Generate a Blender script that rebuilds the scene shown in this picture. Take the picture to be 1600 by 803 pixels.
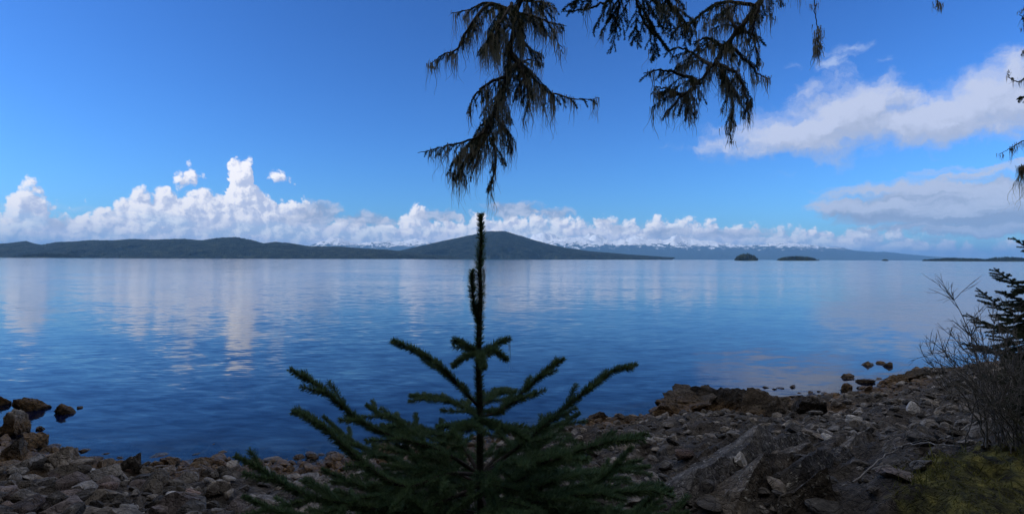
import bpy, math, random
import numpy as np
from mathutils import Matrix, Vector

SEED = 7
random.seed(SEED)
rng = np.random.default_rng(SEED)
R = math.radians
for o in list(bpy.data.objects):
    bpy.data.objects.remove(o)
scn = bpy.context.scene
COL = scn.collection

# ------------------------------------------------------------------ camera
F = 873.0            # focal length in pixels of a 1600 px wide picture
H = 4.5              # eye above the sea
CAMPOS = Vector((0, 0, H))
pitch, roll = R(0.20), R(0.20)
base = Matrix.Rotation(R(90) + pitch, 3, 'X')
CR = base @ Matrix.Rotation(roll, 3, 'Z')
cam_d = bpy.data.cameras.new('camera')
cam_d.sensor_width = 36.0
cam_d.lens = 36.0 * F / 1600.0
cam_d.clip_start = 0.05
cam_d.clip_end = 200000.0
cam = bpy.data.objects.new('camera', cam_d)
COL.objects.link(cam)
cam.matrix_world = Matrix.Translation(CAMPOS) @ CR.to_4x4()
scn.camera = cam


def ray(px, py):
    return CR @ Vector(((px - 800) / F, (401.5 - py) / F, -1.0))


def P(px, py, d):
    """world point seen at a photo pixel, d metres out along +Y"""
    v = ray(px, py)
    return CAMPOS + v * (d / v.y)


def azel(px, py):
    v = ray(px, py).normalized()
    return math.degrees(math.atan2(v.x, v.y)), math.degrees(math.asin(v.z))


# ------------------------------------------------------------------ exposure and render settings
vs = scn.view_settings
vs.view_transform = 'Standard'
vs.look = 'None'
vs.exposure = 0.1
vs.gamma = 1.0
vs.use_curve_mapping = False
cy = scn.cycles
cy.use_denoising = True
cy.denoiser = 'OPENIMAGEDENOISE'
cy.max_bounces = 6
cy.diffuse_bounces = 2
cy.glossy_bounces = 2
cy.transmission_bounces = 2
cy.volume_bounces = 0
cy.transparent_max_bounces = 4
cy.caustics_reflective = False
cy.caustics_refractive = False

# ------------------------------------------------------------------ sun
SUN_AZ, SUN_EL = -98.0, 28.0     # azimuth from +Y towards +X, elevation
sd = Vector((math.sin(R(SUN_AZ)) * math.cos(R(SUN_EL)), math.cos(R(SUN_AZ)) * math.cos(R(SUN_EL)), math.sin(R(SUN_EL))))
sun_d = bpy.data.lights.new('sun', 'SUN')
sun_d.energy = 3.2
sun_d.angle = R(0.53)
sun_d.color = (1.0, 0.95, 0.88)
sun = bpy.data.objects.new('sun', sun_d)
COL.objects.link(sun)
sun.rotation_euler = (-sd).to_track_quat('-Z', 'Y').to_euler()


# ------------------------------------------------------------------ node helper
class NT:
    def __init__(s, tree):
        s.t = tree
        s.n = tree.nodes
        s.l = tree.links

    def put(s, sock, v):
        if v is None:
            return
        if isinstance(v, bpy.types.NodeSocket):
            s.l.new(v, sock)
        else:
            sock.default_value = v

    def new(s, typ, **kw):
        nd = s.n.new(typ)
        for k, v in kw.items():
            setattr(nd, k, v)
        return nd

    def m(s, op, a, b=None, c=None, clamp=False):
        nd = s.new('ShaderNodeMath', operation=op, use_clamp=clamp)
        for i, v in enumerate((a, b, c)):
            if v is not None:
                s.put(nd.inputs[i], v)
        return nd.outputs[0]

    def v(s, op, a, b=None, c=None, scale=None):
        nd = s.new('ShaderNodeVectorMath', operation=op)
        for i, x in enumerate((a, b, c)):
            if x is not None:
                s.put(nd.inputs[i], x)
        if scale is not None:
            s.put(nd.inputs['Scale'], scale)
        return nd.outputs[1] if op in ('LENGTH', 'DOT_PRODUCT', 'DISTANCE') else nd.outputs[0]

    def ss(s, x, a, b, lo=0.0, hi=1.0):
        nd = s.new('ShaderNodeMapRange', interpolation_type='SMOOTHSTEP')
        s.put(nd.inputs[0], x)
        for i, q in enumerate((a, b, lo, hi)):
            s.put(nd.inputs[i + 1], q)
        return nd.outputs[0]

    def noise(s, vec, scale, detail=4, rough=0.5, dist=0.0, dim='3D', out='Fac'):
        nd = s.new('ShaderNodeTexNoise', noise_dimensions=dim)
        s.put(nd.inputs['Vector'], vec)
        nd.inputs['Scale'].default_value = scale
        nd.inputs['Detail'].default_value = detail
        nd.inputs['Roughness'].default_value = rough
        nd.inputs['Distortion'].default_value = dist
        return nd.outputs[out]

    def voro(s, vec, scale, detail=0, rough=0.5, feature='F1', smooth=0.5, dim='3D', out='Distance'):
        nd = s.new('ShaderNodeTexVoronoi', voronoi_dimensions=dim, feature=feature)
        s.put(nd.inputs['Vector'], vec)
        nd.inputs['Scale'].default_value = scale
        if 'Detail' in nd.inputs:
            nd.inputs['Detail'].default_value = detail
            nd.inputs['Roughness'].default_value = rough
        if feature == 'SMOOTH_F1':
            nd.inputs['Smoothness'].default_value = smooth
        return nd.outputs[out]

    def mix(s, f, a, b, blend='MIX'):
        nd = s.new('ShaderNodeMix', data_type='RGBA', blend_type=blend)
        s.put(nd.inputs[0], f)
        s.put(nd.inputs[6], a)
        s.put(nd.inputs[7], b)
        return nd.outputs[2]

    def xyz(s, v):
        nd = s.new('ShaderNodeSeparateXYZ')
        s.put(nd.inputs[0], v)
        return nd.outputs

    def cxyz(s, x, y, z=0.0):
        nd = s.new('ShaderNodeCombineXYZ')
        for i, q in enumerate((x, y, z)):
            s.put(nd.inputs[i], q)
        return nd.outputs[0]

    def ramp(s, f, stops):
        nd = s.new('ShaderNodeValToRGB')
        cr = nd.color_ramp
        while len(cr.elements) < len(stops):
            cr.elements.new(0.5)
        for e, (p, c) in zip(cr.elements, stops):
            e.position = p
            e.color = tuple(c) + (1.0,)
        s.put(nd.inputs[0], f)
        return nd.outputs[0]


def rgb(r, g, b):
    return (r, g, b, 1.0)


# ------------------------------------------------------------------ world: daylight sky with its clouds
world = bpy.data.worlds.new('World')
scn.world = world
world.use_nodes = True
SKY_STRENGTH = 0.1
CK = 1.0 / SKY_STRENGTH


w = NT(world.node_tree)
w.n.clear()
out = w.new('ShaderNodeOutputWorld')
bg = w.new('ShaderNodeBackground')
bg.inputs['Strength'].default_value = SKY_STRENGTH
sky = w.new('ShaderNodeTexSky', sky_type='NISHITA')
sky.sun_disc = False
sky.sun_elevation = R(SUN_EL)
sky.sun_rotation = R(SUN_AZ)
sky.air_density = 1.0
sky.dust_density = 0.5
sky.ozone_density = 3.0
world.cycles.sampling_method = 'MANUAL'
world.cycles.sample_map_resolution = 256

AZ0, AZ1 = -52.0, 50.0            # azimuth span of the cloud outline curves, degrees
EMAX = 30.0

CUM_TOP = [(-260, 372), (-150, 352), (-60, 350), (0, 336), (14, 318), (24, 294), (45, 286), (64, 294), (78, 314), (92, 332), (110, 338), (135, 332), (165, 326), (190, 318), (204, 310), (213, 299),
           (240, 295), (262, 298), (276, 304), (300, 300), (322, 294), (340, 304), (352, 300), (358, 255), (366, 247), (385, 246), (396, 254), (402, 292), (415, 305), (440, 311), (470, 318), (490, 327), (508, 340),
           (545, 347), (585, 348), (622, 342), (636, 328), (650, 322), (664, 328), (678, 343), (720, 343), (760, 339), (800, 341), (850, 338), (880, 340), (920, 348), (950, 345), (985, 348), (1010, 345),
           (1030, 340), (1050, 344), (1110, 351), (1150, 355), (1195, 358), (1235, 362), (1260, 362), (1300, 365), (1330, 360), (1350, 357), (1370, 363), (1400, 361), (1422, 366), (1450, 374), (1485, 380), (1560, 384), (1760, 386)]
HI_BAND = [  # px, top y, bottom y of the upper cloud on the right
    (700, 330, 120), (980, 270, 180), (1040, 246, 210), (1090, 218, 244), (1150, 192, 252), (1200, 172, 252), (1250, 150, 248), (1300, 128, 246), (1340, 116, 244), (1380, 124, 248), (1420, 130, 242),
    (1470, 120, 236), (1520, 106, 230), (1580, 84, 216), (1640, 74, 205), (1760, 60, 200)]
LO_BAND = [(1000, 380, 260), (1230, 336, 312), (1280, 300, 340), (1340, 288, 362), (1400, 278, 374), (1460, 270, 380), (1520, 262, 382), (1580, 256, 383), (1640, 250, 384), (1760, 240, 384)]
SCUD = [(575, 343, 48, 12), (690, 339, 42, 11), (805, 328, 52, 14), (862, 334, 34, 9), (500, 334, 40, 20), (965, 356, 30, 6), (945, 344, 14, 5), (1040, 366, 36, 14), (1130, 366, 95, 8), (92, 350, 14, 9), (470, 345, 60, 7)]
WISP = [(1308, 96, 34, 16), (1330, 78, 30, 7), (1372, 96, 18, 4), (1240, 105, 10, 6), (60, 322, 160, 6)]
PUFF = [(293, 279, 12, 11), (288, 292, 8, 7), (430, 278, 14, 5)]


def curve(x, pts):
    """value over azimuth; pts = [(azimuth in degrees, value in degrees)]"""
    nd = w.new('ShaderNodeFloatCurve')
    c = nd.mapping.curves[0]
    nd.mapping.use_clip = False
    q = [((a - AZ0) / (AZ1 - AZ0), v / EMAX) for a, v in pts]
    q = [(0.0, q[0][1])] + [z for z in q if 0.002 < z[0] < 0.998] + [(1.0, q[-1][1])]
    c.points[0].location = q[0]
    c.points[1].location = q[-1]
    for z in q[1:-1]:
        c.points.new(*z)
    for p_ in c.points:
        p_.handle_type = 'AUTO_CLAMPED'
    nd.mapping.update()
    w.put(nd.inputs['Value'], x)
    return w.m('MULTIPLY', nd.outputs[0], EMAX)


tc = w.new('ShaderNodeTexCoord')
d = w.xyz(w.v('NORMALIZE', tc.outputs['Generated']))
az = w.m('MULTIPLY', w.m('ARCTAN2', d[0], d[1]), 180 / math.pi)
el = w.m('MULTIPLY', w.m('ARCSINE', d[2]), 180 / math.pi)
pv = w.cxyz(az, el, 0.0)
# one billowing warp shared by all layers
wrp = w.v('SUBTRACT', w.noise(pv, 0.55, 4, 0.6, dim='2D', out='Color'), (0.5, 0.5, 0.5))


def unit(a):
    return w.m('DIVIDE', w.m('SUBTRACT', a, AZ0), AZ1 - AZ0, clamp=True)


def ellipses(q, ells, k):
    cur = None
    for (px, py, rx, ry) in ells:
        a, e = azel(px, py)
        ra = abs(azel(px + rx, py)[0] - azel(px - rx, py)[0]) / 2
        re = abs(azel(px, py - ry)[1] - azel(px, py + ry)[1]) / 2
        ln = w.v('LENGTH', w.v('MULTIPLY_ADD', q, (1 / ra, 1 / re, 0), (-a / ra, -e / re, 0)))
        s_ = w.m('MULTIPLY', w.m('SUBTRACT', 1.0, ln), min(ra, re * 1.6))
        cur = s_ if cur is None else w.m('SMOOTH_MAX', cur, s_, k)
    return cur


def cumulus(p):
    q = w.v('MULTIPLY_ADD', wrp, (1.5, 0.9, 0), p)
    x = w.xyz(q)
    topc = curve(unit(x[0]), [azel(*z) for z in CUM_TOP])
    s_ = w.m('SUBTRACT', topc, x[1])
    s_ = w.m('MAXIMUM', s_, ellipses(q, PUFF, 0.2))
    s_ = w.m('SMOOTH_MIN', s_, 1.7, 1.4)
    b_ = w.voro(w.v('MULTIPLY_ADD', wrp, (0.9, 0.9, 0), p), 0.62, 3, 0.55, 'SMOOTH_F1', 0.25, dim='2D')
    f_ = w.noise(p, 1.6, 5, 0.6, dim='2D')
    D = w.m('ADD', s_, w.m('MULTIPLY', w.m('SUBTRACT', 1.02, b_), 1.5))
    return w.m('ADD', D, w.m('MULTIPLY', w.m('SUBTRACT', f_, 0.5), 1.0))


def sheet(p, band, nscale, namp, stretch, wamp):
    q = w.v('MULTIPLY_ADD', wrp, (wamp, wamp * 0.6, 0), p)
    x = w.xyz(q)
    u = unit(x[0])
    tp_ = curve(u, [azel(a, b) for a, b, c in band])
    bt_ = curve(u, [azel(a, c) for a, b, c in band])
    s_ = w.m('MINIMUM', w.m('MULTIPLY', w.m('SUBTRACT', tp_, x[1]), 1.0), w.m('SUBTRACT', x[1], bt_))
    f_ = w.noise(w.v('MULTIPLY', q, stretch), nscale, 6, 0.55, dim='2D')
    return w.m('ADD', s_, w.m('MULTIPLY', w.m('SUBTRACT', f_, 0.5), namp))


def tone(c):
    return tuple(x * CK for x in c) + (1,)


def off(v):
    return w.v('ADD', pv, v)


# the deep polarised blue of a phone camera: a little more contrast than the plain sky
GAIN = 0.112
col = w.mix(1.0, sky.outputs[0], (0.58 * GAIN, 0.93 * GAIN, 1.40 * GAIN, 1), 'MULTIPLY')
gm = w.new('ShaderNodeGamma')
w.put(gm.inputs[0], col)
gm.inputs[1].default_value = 1.35
col = w.mix(1.0, gm.outputs[0], tone((1.15, 1.18, 1.10)), 'MULTIPLY')
# thin high wisps
q = w.v('MULTIPLY_ADD', wrp, (2.4, 1.6, 0), pv)
D = w.m('ADD', ellipses(q, WISP, 0.8), w.m('MULTIPLY', w.m('SUBTRACT', w.noise(w.v('MULTIPLY', q, (0.6, 1.5, 1)), 0.6, 5, 0.6, dim='2D'), 0.5), 2.4))
col = w.mix(w.m('MULTIPLY', w.ss(D, -0.2, 1.4), 0.5), col, tone((0.72, 0.80, 0.92)))
# the cumulus bank
D = cumulus(pv)
D2 = cumulus(off((-0.42, 0.34, 0)))
lit = w.ss(w.m('SUBTRACT', D, D2), -0.55, 0.85)
soft = w.ss(w.noise(w.v('MULTIPLY', pv, (0.4, 1.2, 1)), 0.5, 4, 0.6, dim='2D'), 0.38, 0.6)
low = w.ss(w.m('ADD', el, w.m('MULTIPLY', w.m('SUBTRACT', soft, 0.5), 1.5)), 2.2, 3.8)
opac = w.m('ADD', 0.80, w.m('MULTIPLY', w.m('MAXIMUM', soft, low), 0.19))
a_ = w.m('MULTIPLY', w.ss(D, -0.1, 0.7), opac)
cc = w.mix(lit, tone((0.52, 0.58, 0.77)), tone((1.06, 1.03, 1.05)))
cc = w.mix(w.m('MULTIPLY', w.ss(w.noise(w.v('MULTIPLY', pv, (0.35, 1.3, 1)), 0.55, 3, 0.5, dim='2D'), 0.5, 0.62), w.m('MULTIPLY', w.ss(el, 4.2, 2.6), 0.4)), cc, tone((0.50, 0.56, 0.76)))
col = w.mix(a_, col, cc)
# grey scraps in front of it
q = w.v('MULTIPLY_ADD', wrp, (1.8, 1.0, 0), pv)
fs = w.noise(w.v('MULTIPLY', q, (0.8, 1.4, 1)), 0.9, 5, 0.55, dim='2D')
D = w.m('ADD', ellipses(q, SCUD, 0.3), w.m('MULTIPLY', w.m('SUBTRACT', fs, 0.5), 1.8))
col = w.mix(w.m('MULTIPLY', w.ss(D, -0.25, 0.7), 0.85), col, w.mix(w.ss(fs, 0.35, 0.68), tone((0.30, 0.37, 0.53)), tone((0.58, 0.62, 0.75))))
# the two sheets on the right
args = (HI_BAND, 0.34, 5.2, (0.75, 1.25, 1), 3.4)
D = sheet(pv, *args)
D2 = sheet(off((-0.6, 1.1, 0)), *args)
lit = w.ss(w.m('SUBTRACT', D, D2), -1.4, 1.4)
col = w.mix(w.m('MULTIPLY', w.ss(D, -0.7, 2.4), 0.95), col, w.mix(lit, tone((0.42, 0.48, 0.64)), tone((0.57, 0.625, 0.80))))
args = (LO_BAND, 0.55, 4.4, (0.22, 1.9, 1), 2.6)
D = sheet(pv, *args)
D2 = sheet(off((-0.5, 0.8, 0)), *args)
lit = w.ss(w.m('SUBTRACT', D, D2), -1.2, 1.2)
col = w.mix(w.m('MULTIPLY', w.ss(D, -0.2, 1.4), 0.93), col, w.mix(lit, tone((0.30, 0.36, 0.51)), tone((0.52, 0.575, 0.73))))
# unseen broken cloud added overhead and behind, giving the shade whiter, brighter light
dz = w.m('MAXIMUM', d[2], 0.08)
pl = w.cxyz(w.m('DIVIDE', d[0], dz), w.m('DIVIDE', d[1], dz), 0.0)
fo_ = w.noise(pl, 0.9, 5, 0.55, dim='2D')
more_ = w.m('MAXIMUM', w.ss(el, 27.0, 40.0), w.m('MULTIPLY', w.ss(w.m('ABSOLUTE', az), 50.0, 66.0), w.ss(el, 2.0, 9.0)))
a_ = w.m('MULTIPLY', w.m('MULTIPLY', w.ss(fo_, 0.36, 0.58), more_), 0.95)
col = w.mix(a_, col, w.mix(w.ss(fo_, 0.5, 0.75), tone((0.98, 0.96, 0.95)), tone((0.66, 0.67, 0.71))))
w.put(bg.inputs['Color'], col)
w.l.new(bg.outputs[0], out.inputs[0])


# ------------------------------------------------------------------ scene helpers
def tag(o, label=None, cat=None, group=None, kind=None):
    for k, x in (('label', label), ('category', cat), ('group', group), ('kind', kind)):
        if x:
            o[k] = x
    return o


def link(name, me, mat=None, parent=None, loc=None):
    o = bpy.data.objects.new(name, me)
    COL.objects.link(o)
    if mat is not None and me is not None and len(me.materials) == 0:
        me.materials.append(mat)
    if parent is not None:
        o.parent = parent
    if loc is not None:
        o.location = loc
    return o


def empty(name, loc):
    o = bpy.data.objects.new(name, None)
    COL.objects.link(o)
    o.location = loc
    o.empty_display_size = 0.2
    return o


def mesh_np(name, V, T=None, Q=None, smooth=False):
    """mesh from numpy vertices, triangles and quads"""
    V = np.asarray(V, dtype=np.float32).reshape(-1, 3)
    loops, starts, n = [], [], 0
    for A, k in ((T, 3), (Q, 4)):
        if A is None or len(A) == 0:
            continue
        A = np.asarray(A, dtype=np.int32).reshape(-1, k)
        loops.append(A.ravel())
        starts.append(n + np.arange(len(A), dtype=np.int32) * k)
        n += A.size
    L = np.concatenate(loops)
    S = np.concatenate(starts)
    me = bpy.data.meshes.new(name)
    me.vertices.add(len(V))
    me.vertices.foreach_set('co', V.ravel())
    me.loops.add(len(L))
    me.loops.foreach_set('vertex_index', L)
    me.polygons.add(len(S))
    me.polygons.foreach_set('loop_start', S)
    me.update(calc_edges=True)
    me.polygons.foreach_set('use_smooth', np.full(len(S), smooth, dtype=bool))
    me.validate()
    return me


class MB:
    """collects tubes, needles and ribbons into one mesh"""

    def __init__(s):
        s.V, s.T, s.Q, s.n = [], [], [], 0

    def add(s, V, T=None, Q=None):
        V = np.asarray(V, dtype=np.float32).reshape(-1, 3)
        if T is not None and len(T):
            s.T.append(np.asarray(T, dtype=np.int64).reshape(-1, 3) + s.n)
        if Q is not None and len(Q):
            s.Q.append(np.asarray(Q, dtype=np.int64).reshape(-1, 4) + s.n)
        s.V.append(V)
        s.n += len(V)

    def tube(s, pts, r0, r1, sides=5):
        pts = np.asarray(pts, dtype=float)
        n = len(pts)
        tg = np.gradient(pts, axis=0)
        tg /= np.linalg.norm(tg, axis=1, keepdims=True) + 1e-9
        ref = np.array([0.31, 0.17, 0.93])
        u = np.cross(tg, ref)
        u /= np.linalg.norm(u, axis=1, keepdims=True) + 1e-9
        v = np.cross(tg, u)
        rad = np.linspace(r0, r1, n)[:, None, None]
        a = np.arange(sides) * 2 * math.pi / sides
        ring = pts[:, None] + rad * (np.cos(a)[None, :, None] * u[:, None] + np.sin(a)[None, :, None] * v[:, None])
        i = np.arange(n - 1)[:, None] * sides
        j = np.arange(sides)[None]
        k = (j + 1) % sides
        Q = np.stack([i + j, i + k, i + sides + k, i + sides + j], -1).reshape(-1, 4)
        s.add(ring.reshape(-1, 3), Q=Q)

    def needles(s, pts, per_m, ln, wd, ang=52, up=0.0, r0=0.0, taper=True):
        """flat pointed needles all round a twig"""
        pts = np.asarray(pts, dtype=float)
        seg = np.linalg.norm(np.diff(pts, axis=0), axis=1)
        tot = seg.sum()
        n = int(tot * per_m)
        if n < 1:
            return
        cum = np.concatenate([[0], np.cumsum(seg)])
        u = rng.random(n) * tot
        base = np.stack([np.interp(u, cum, pts[:, k]) for k in range(3)], 1)
        tg = np.gradient(pts, axis=0)
        tg = np.stack([np.interp(u, cum, tg[:, k]) for k in range(3)], 1)
        tg /= np.linalg.norm(tg, axis=1, keepdims=True) + 1e-9
        rd = rng.normal(size=(n, 3)) + np.array([0, 0, up])
        rd -= (rd * tg).sum(1, keepdims=True) * tg
        rd /= np.linalg.norm(rd, axis=1, keepdims=True) + 1e-9
        a = np.radians(ang + rng.normal(size=n) * 11)[:, None]
        dr = np.cos(a) * tg + np.sin(a) * rd
        sdv = np.cross(dr, rng.normal(size=(n, 3)))
        sdv /= np.linalg.norm(sdv, axis=1, keepdims=True) + 1e-9
        L = ln * (0.75 + 0.4 * rng.random(n))[:, None]
        if taper:
            L *= (1.0 - 0.35 * np.clip((u / tot - 0.85) / 0.15, 0, 1))[:, None]
        base = base + rd * r0
        V = np.stack([base - sdv * wd / 2, base + sdv * wd / 2, base + dr * L * 0.6 + sdv * wd * .42, base + dr * L, base + dr * L * 0.6 - sdv * wd * .42], 1).reshape(-1, 3)
        b = np.arange(n)[:, None] * 5
        s.add(V, T=np.concatenate([b + [4, 2, 3]]), Q=b + [0, 1, 2, 4])

    def strands(s, roots, lens, wd, sway=0.12):
        """limp strands of hanging lichen, thin ribbons"""
        n = len(roots)
        k = 7
        t = np.linspace(0, 1, k)[None, :, None]
        L = np.asarray(lens)[:, None, None]
        dirv = np.tile(np.array([0, 0, -1.0]), (n, 1))[:, None] * t * L
        ph = rng.random((n, 1, 1)) * 6.28
        dr = rng.normal(size=(n, 1, 3)) * [1, 1, 0]
        curl = rng.normal(size=(n, 1, 3)) * [1, 1, 0.3]
        wob = dr * sway * L * (t ** 1.3) * (0.6 + 0.4 * np.sin(t * 5 + ph)) + curl * 0.05 * L * np.sin(t * 9 + ph * 2) * t
        c = np.asarray(roots)[:, None] + dirv + wob
        sdv = rng.normal(size=(n, 1, 3)) * [1, 1, 0.1]
        sdv /= np.linalg.norm(sdv, axis=2, keepdims=True)
        ww = wd * (1 - 0.8 * t) * (0.6 + 0.8 * rng.random((n, 1, 1)))
        V = np.stack([c - sdv * ww / 2, c + sdv * ww / 2], 2).reshape(-1, 3)
        b = (np.arange(n) * k * 2)[:, None] + np.arange(k - 1)[None] * 2
        b = b.reshape(-1, 1)
        s.add(V, Q=b + [0, 1, 3, 2])

    def build(s, name, mat, parent=None, smooth=False, origin=(0, 0, 0)):
        if not s.V:      # a twig can come out bare
            s.add(np.asarray([origin] * 3, float) + [[0, 0, 0], [0.001, 0, 0], [0, 0.001, 0]], T=[[0, 1, 2]])
        V = np.concatenate(s.V) - np.asarray(origin, dtype=np.float32)
        T = np.concatenate(s.T) if s.T else None
        Q = np.concatenate(s.Q) if s.Q else None
        return link(name, mesh_np(name, V, T, Q, smooth), mat, parent)


def spline(pts, n):
    """Catmull-Rom through the points, n samples"""
    p = [np.array(q, dtype=float) for q in pts]
    p = [2 * p[0] - p[1]] + p + [2 * p[-1] - p[-2]]
    segs = len(p) - 3
    o = []
    for i in range(n):
        x = i / (n - 1) * segs
        k = min(int(x), segs - 1)
        t = x - k
        a, b, c, e = p[k:k + 4]
        o.append(0.5 * (2 * b + (c - a) * t + (2 * a - 5 * b + 4 * c - e) * t * t + (3 * b - a - 3 * c + e) * t ** 3))
    return np.array(o)


# value noise in numpy
_perm = rng.random((64, 64, 64)).astype(np.float32)


def vnoise(x, y, z=0.0):
    x, y, z = np.broadcast_arrays(np.asarray(x, float), np.asarray(y, float), np.asarray(z, float))
    xi, yi, zi = np.floor(x).astype(int), np.floor(y).astype(int), np.floor(z).astype(int)
    fx, fy, fz = x - xi, y - yi, z - zi
    fx, fy, fz = (f * f * f * (f * (f * 6 - 15) + 10) for f in (fx, fy, fz))
    r = 0
    for dx in (0, 1):
        for dy in (0, 1):
            for dz in (0, 1):
                wgt = (fx if dx else 1 - fx) * (fy if dy else 1 - fy) * (fz if dz else 1 - fz)
                r = r + wgt * _perm[(xi + dx) % 64, (yi + dy) % 64, (zi + dz) % 64]
    return r * 2 - 1


def fbm(x, y, z=0.0, o=4, g=0.5):
    r, a, f = 0, 1.0, 1.0
    for i in range(o):
        r = r + a * vnoise(x * f + i * 7.3, y * f + i * 3.1, np.asarray(z) * f + i * 5.7)
        a *= g
        f *= 2.03
    return r


def new_mat(name):
    m = bpy.data.materials.new(name)
    m.use_nodes = True
    t = NT(m.node_tree)
    b = m.node_tree.nodes['Principled BSDF']
    return m, t, b


# ------------------------------------------------------------------ materials
def rock_material(name, dark, mid, pale, scale=1.0, lichen=0.3, weed=True, bump=0.03):
    m, t, b = new_mat(name)
    geo = t.new('ShaderNodeNewGeometry')
    oi = t.new('ShaderNodeObjectInfo')
    pos = geo.outputs['Position']
    rnd = t.m('FRACT', t.m('ADD', oi.outputs['Random'], geo.outputs['Random Per Island']))
    p2 = t.v('ADD', pos, t.v('SCALE', (13.0, 7.0, 3.0), scale=rnd))
    n1 = t.noise(p2, 2.2 * scale, 6, 0.6)
    n2 = t.noise(p2, 14 * scale, 6, 0.65, 0.4)
    c = t.ramp(t.m('ADD', t.m('MULTIPLY', n1, 0.55), t.m('MULTIPLY', n2, 0.45)), [(0.34, dark), (0.5, mid), (0.66, pale)])
    # each stone has a tone of its own
    br = t.new('ShaderNodeHueSaturation')
    t.put(br.inputs['Saturation'], t.ss(t.m('FRACT', t.m('MULTIPLY', rnd, 7.7)), 0, 1, 0.6, 1.2))
    t.put(br.inputs['Value'], t.ss(t.m('FRACT', t.m('MULTIPLY', rnd, 17.3)), 0, 1, 0.45, 1.65))
    t.put(br.inputs['Color'], c)
    c = br.outputs[0]
    # pale crusts of lichen in blotches
    lv = t.ss(t.noise(p2, 9 * scale, 5, 0.7), 0.56, 0.66)
    lz = t.ss(t.xyz(pos)[2], 0.5, 1.1)
    c = t.mix(t.m('MULTIPLY', t.m('MULTIPLY', lv, lz), lichen), c, rgb(0.5, 0.47, 0.4))
    if weed:
        # brown rockweed and wet stone in the tidal belt
        hz = t.m('ADD', t.xyz(pos)[2], t.m('MULTIPLY', t.m('SUBTRACT', t.noise(pos, 1.3, 4), 0.5), 0.5))
        wf = t.ss(hz, 0.22, 0.55, 1.0, 0.0)
        wc = t.ramp(t.noise(pos, 22, 5, 0.7), [(0.35, (0.035, 0.02, 0.008)), (0.5, (0.15, 0.085, 0.03)), (0.66, (0.30, 0.175, 0.06))])
        c = t.mix(t.m('MULTIPLY', wf, 0.8), c, wc)
        wet = t.ss(hz, 0.02, 0.16, 1.0, 0.0)
        c = t.mix(t.m('MULTIPLY', wet, 0.6), c, rgb(0.012, 0.010, 0.008))
        t.put(b.inputs['Roughness'], t.m('SUBTRACT', 0.85, t.m('ADD', t.m('MULTIPLY', wf, 0.3), t.m('MULTIPLY', wet, 0.3))))
    else:
        b.inputs['Roughness'].default_value = 0.85
    t.put(b.inputs['Base Color'], c)
    b.inputs['Specular IOR Level'].default_value = 0.3
    bn = t.new('ShaderNodeBump')
    bn.inputs['Strength'].default_value = 1.0
    bn.inputs['Distance'].default_value = bump
    crack = t.voro(t.v('MULTIPLY_ADD', t.noise(p2, 3, 3, out='Color'), (0.5, 0.5, 0.5), p2), 5 * scale, 2, 0.6, 'DISTANCE_TO_EDGE')
    h = t.m('ADD', t.noise(p2, 18 * scale, 8, 0.7), t.m('MULTIPLY', t.ss(crack, 0.0, 0.06), 0.8))
    t.put(bn.inputs['Height'], h)
    t.l.new(bn.outputs[0], b.inputs['Normal'])
    return m


M = {}
M['rock'] = rock_material('grey_brown_rock', (0.052, 0.045, 0.037), (0.15, 0.132, 0.11), (0.33, 0.295, 0.25))
M['rock_red'] = rock_material('reddish_slab_rock', (0.08, 0.058, 0.050), (0.17, 0.125, 0.105), (0.30, 0.235, 0.20), 1.3)
M['rock_pale'] = rock_material('pale_stone', (0.30, 0.275, 0.24), (0.44, 0.41, 0.365), (0.56, 0.53, 0.48), 1.5, 0.1)
M['rock_ridge'] = rock_material('lichened_ridge_rock', (0.05, 0.04, 0.03), (0.15, 0.125, 0.095), (0.34, 0.29, 0.23), 1.6, 0.9)
M['outcrop'] = rock_material('brown_outcrop_rock', (0.032, 0.023, 0.014), (0.09, 0.066, 0.042), (0.19, 0.145, 0.095), 1.4, 0.2, True, 0.06)
M['rock_sea'] = rock_material('weedy_sea_rock', (0.04, 0.03, 0.018), (0.11, 0.08, 0.045), (0.2, 0.15, 0.09), 1.2, 0.1, True, 0.05)


def ground_material():
    m = rock_material('shore_ground', (0.02, 0.0165, 0.013), (0.058, 0.049, 0.040), (0.14, 0.12, 0.097), 1.6, 0.12, True, 0.05)
    t = NT(m.node_tree)
    b = m.node_tree.nodes['Principled BSDF']
    src = b.inputs['Base Color'].links[0].from_socket
    at = t.new('ShaderNodeAttribute', attribute_name='moss')
    geo = t.new('ShaderNodeNewGeometry')
    n = t.noise(geo.outputs['Position'], 6, 6, 0.65)
    mc = t.ramp(n, [(0.40, (0.03, 0.028, 0.014)), (0.52, (0.11, 0.11, 0.034)), (0.66, (0.32, 0.29, 0.075))])
    f = t.ss(t.m('ADD', at.outputs['Fac'], t.m('MULTIPLY', t.m('SUBTRACT', n, 0.5), 0.9)), 0.4, 0.6)
    t.put(b.inputs['Base Color'], t.mix(f, src, mc))
    return m


M['ground'] = ground_material()


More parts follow.
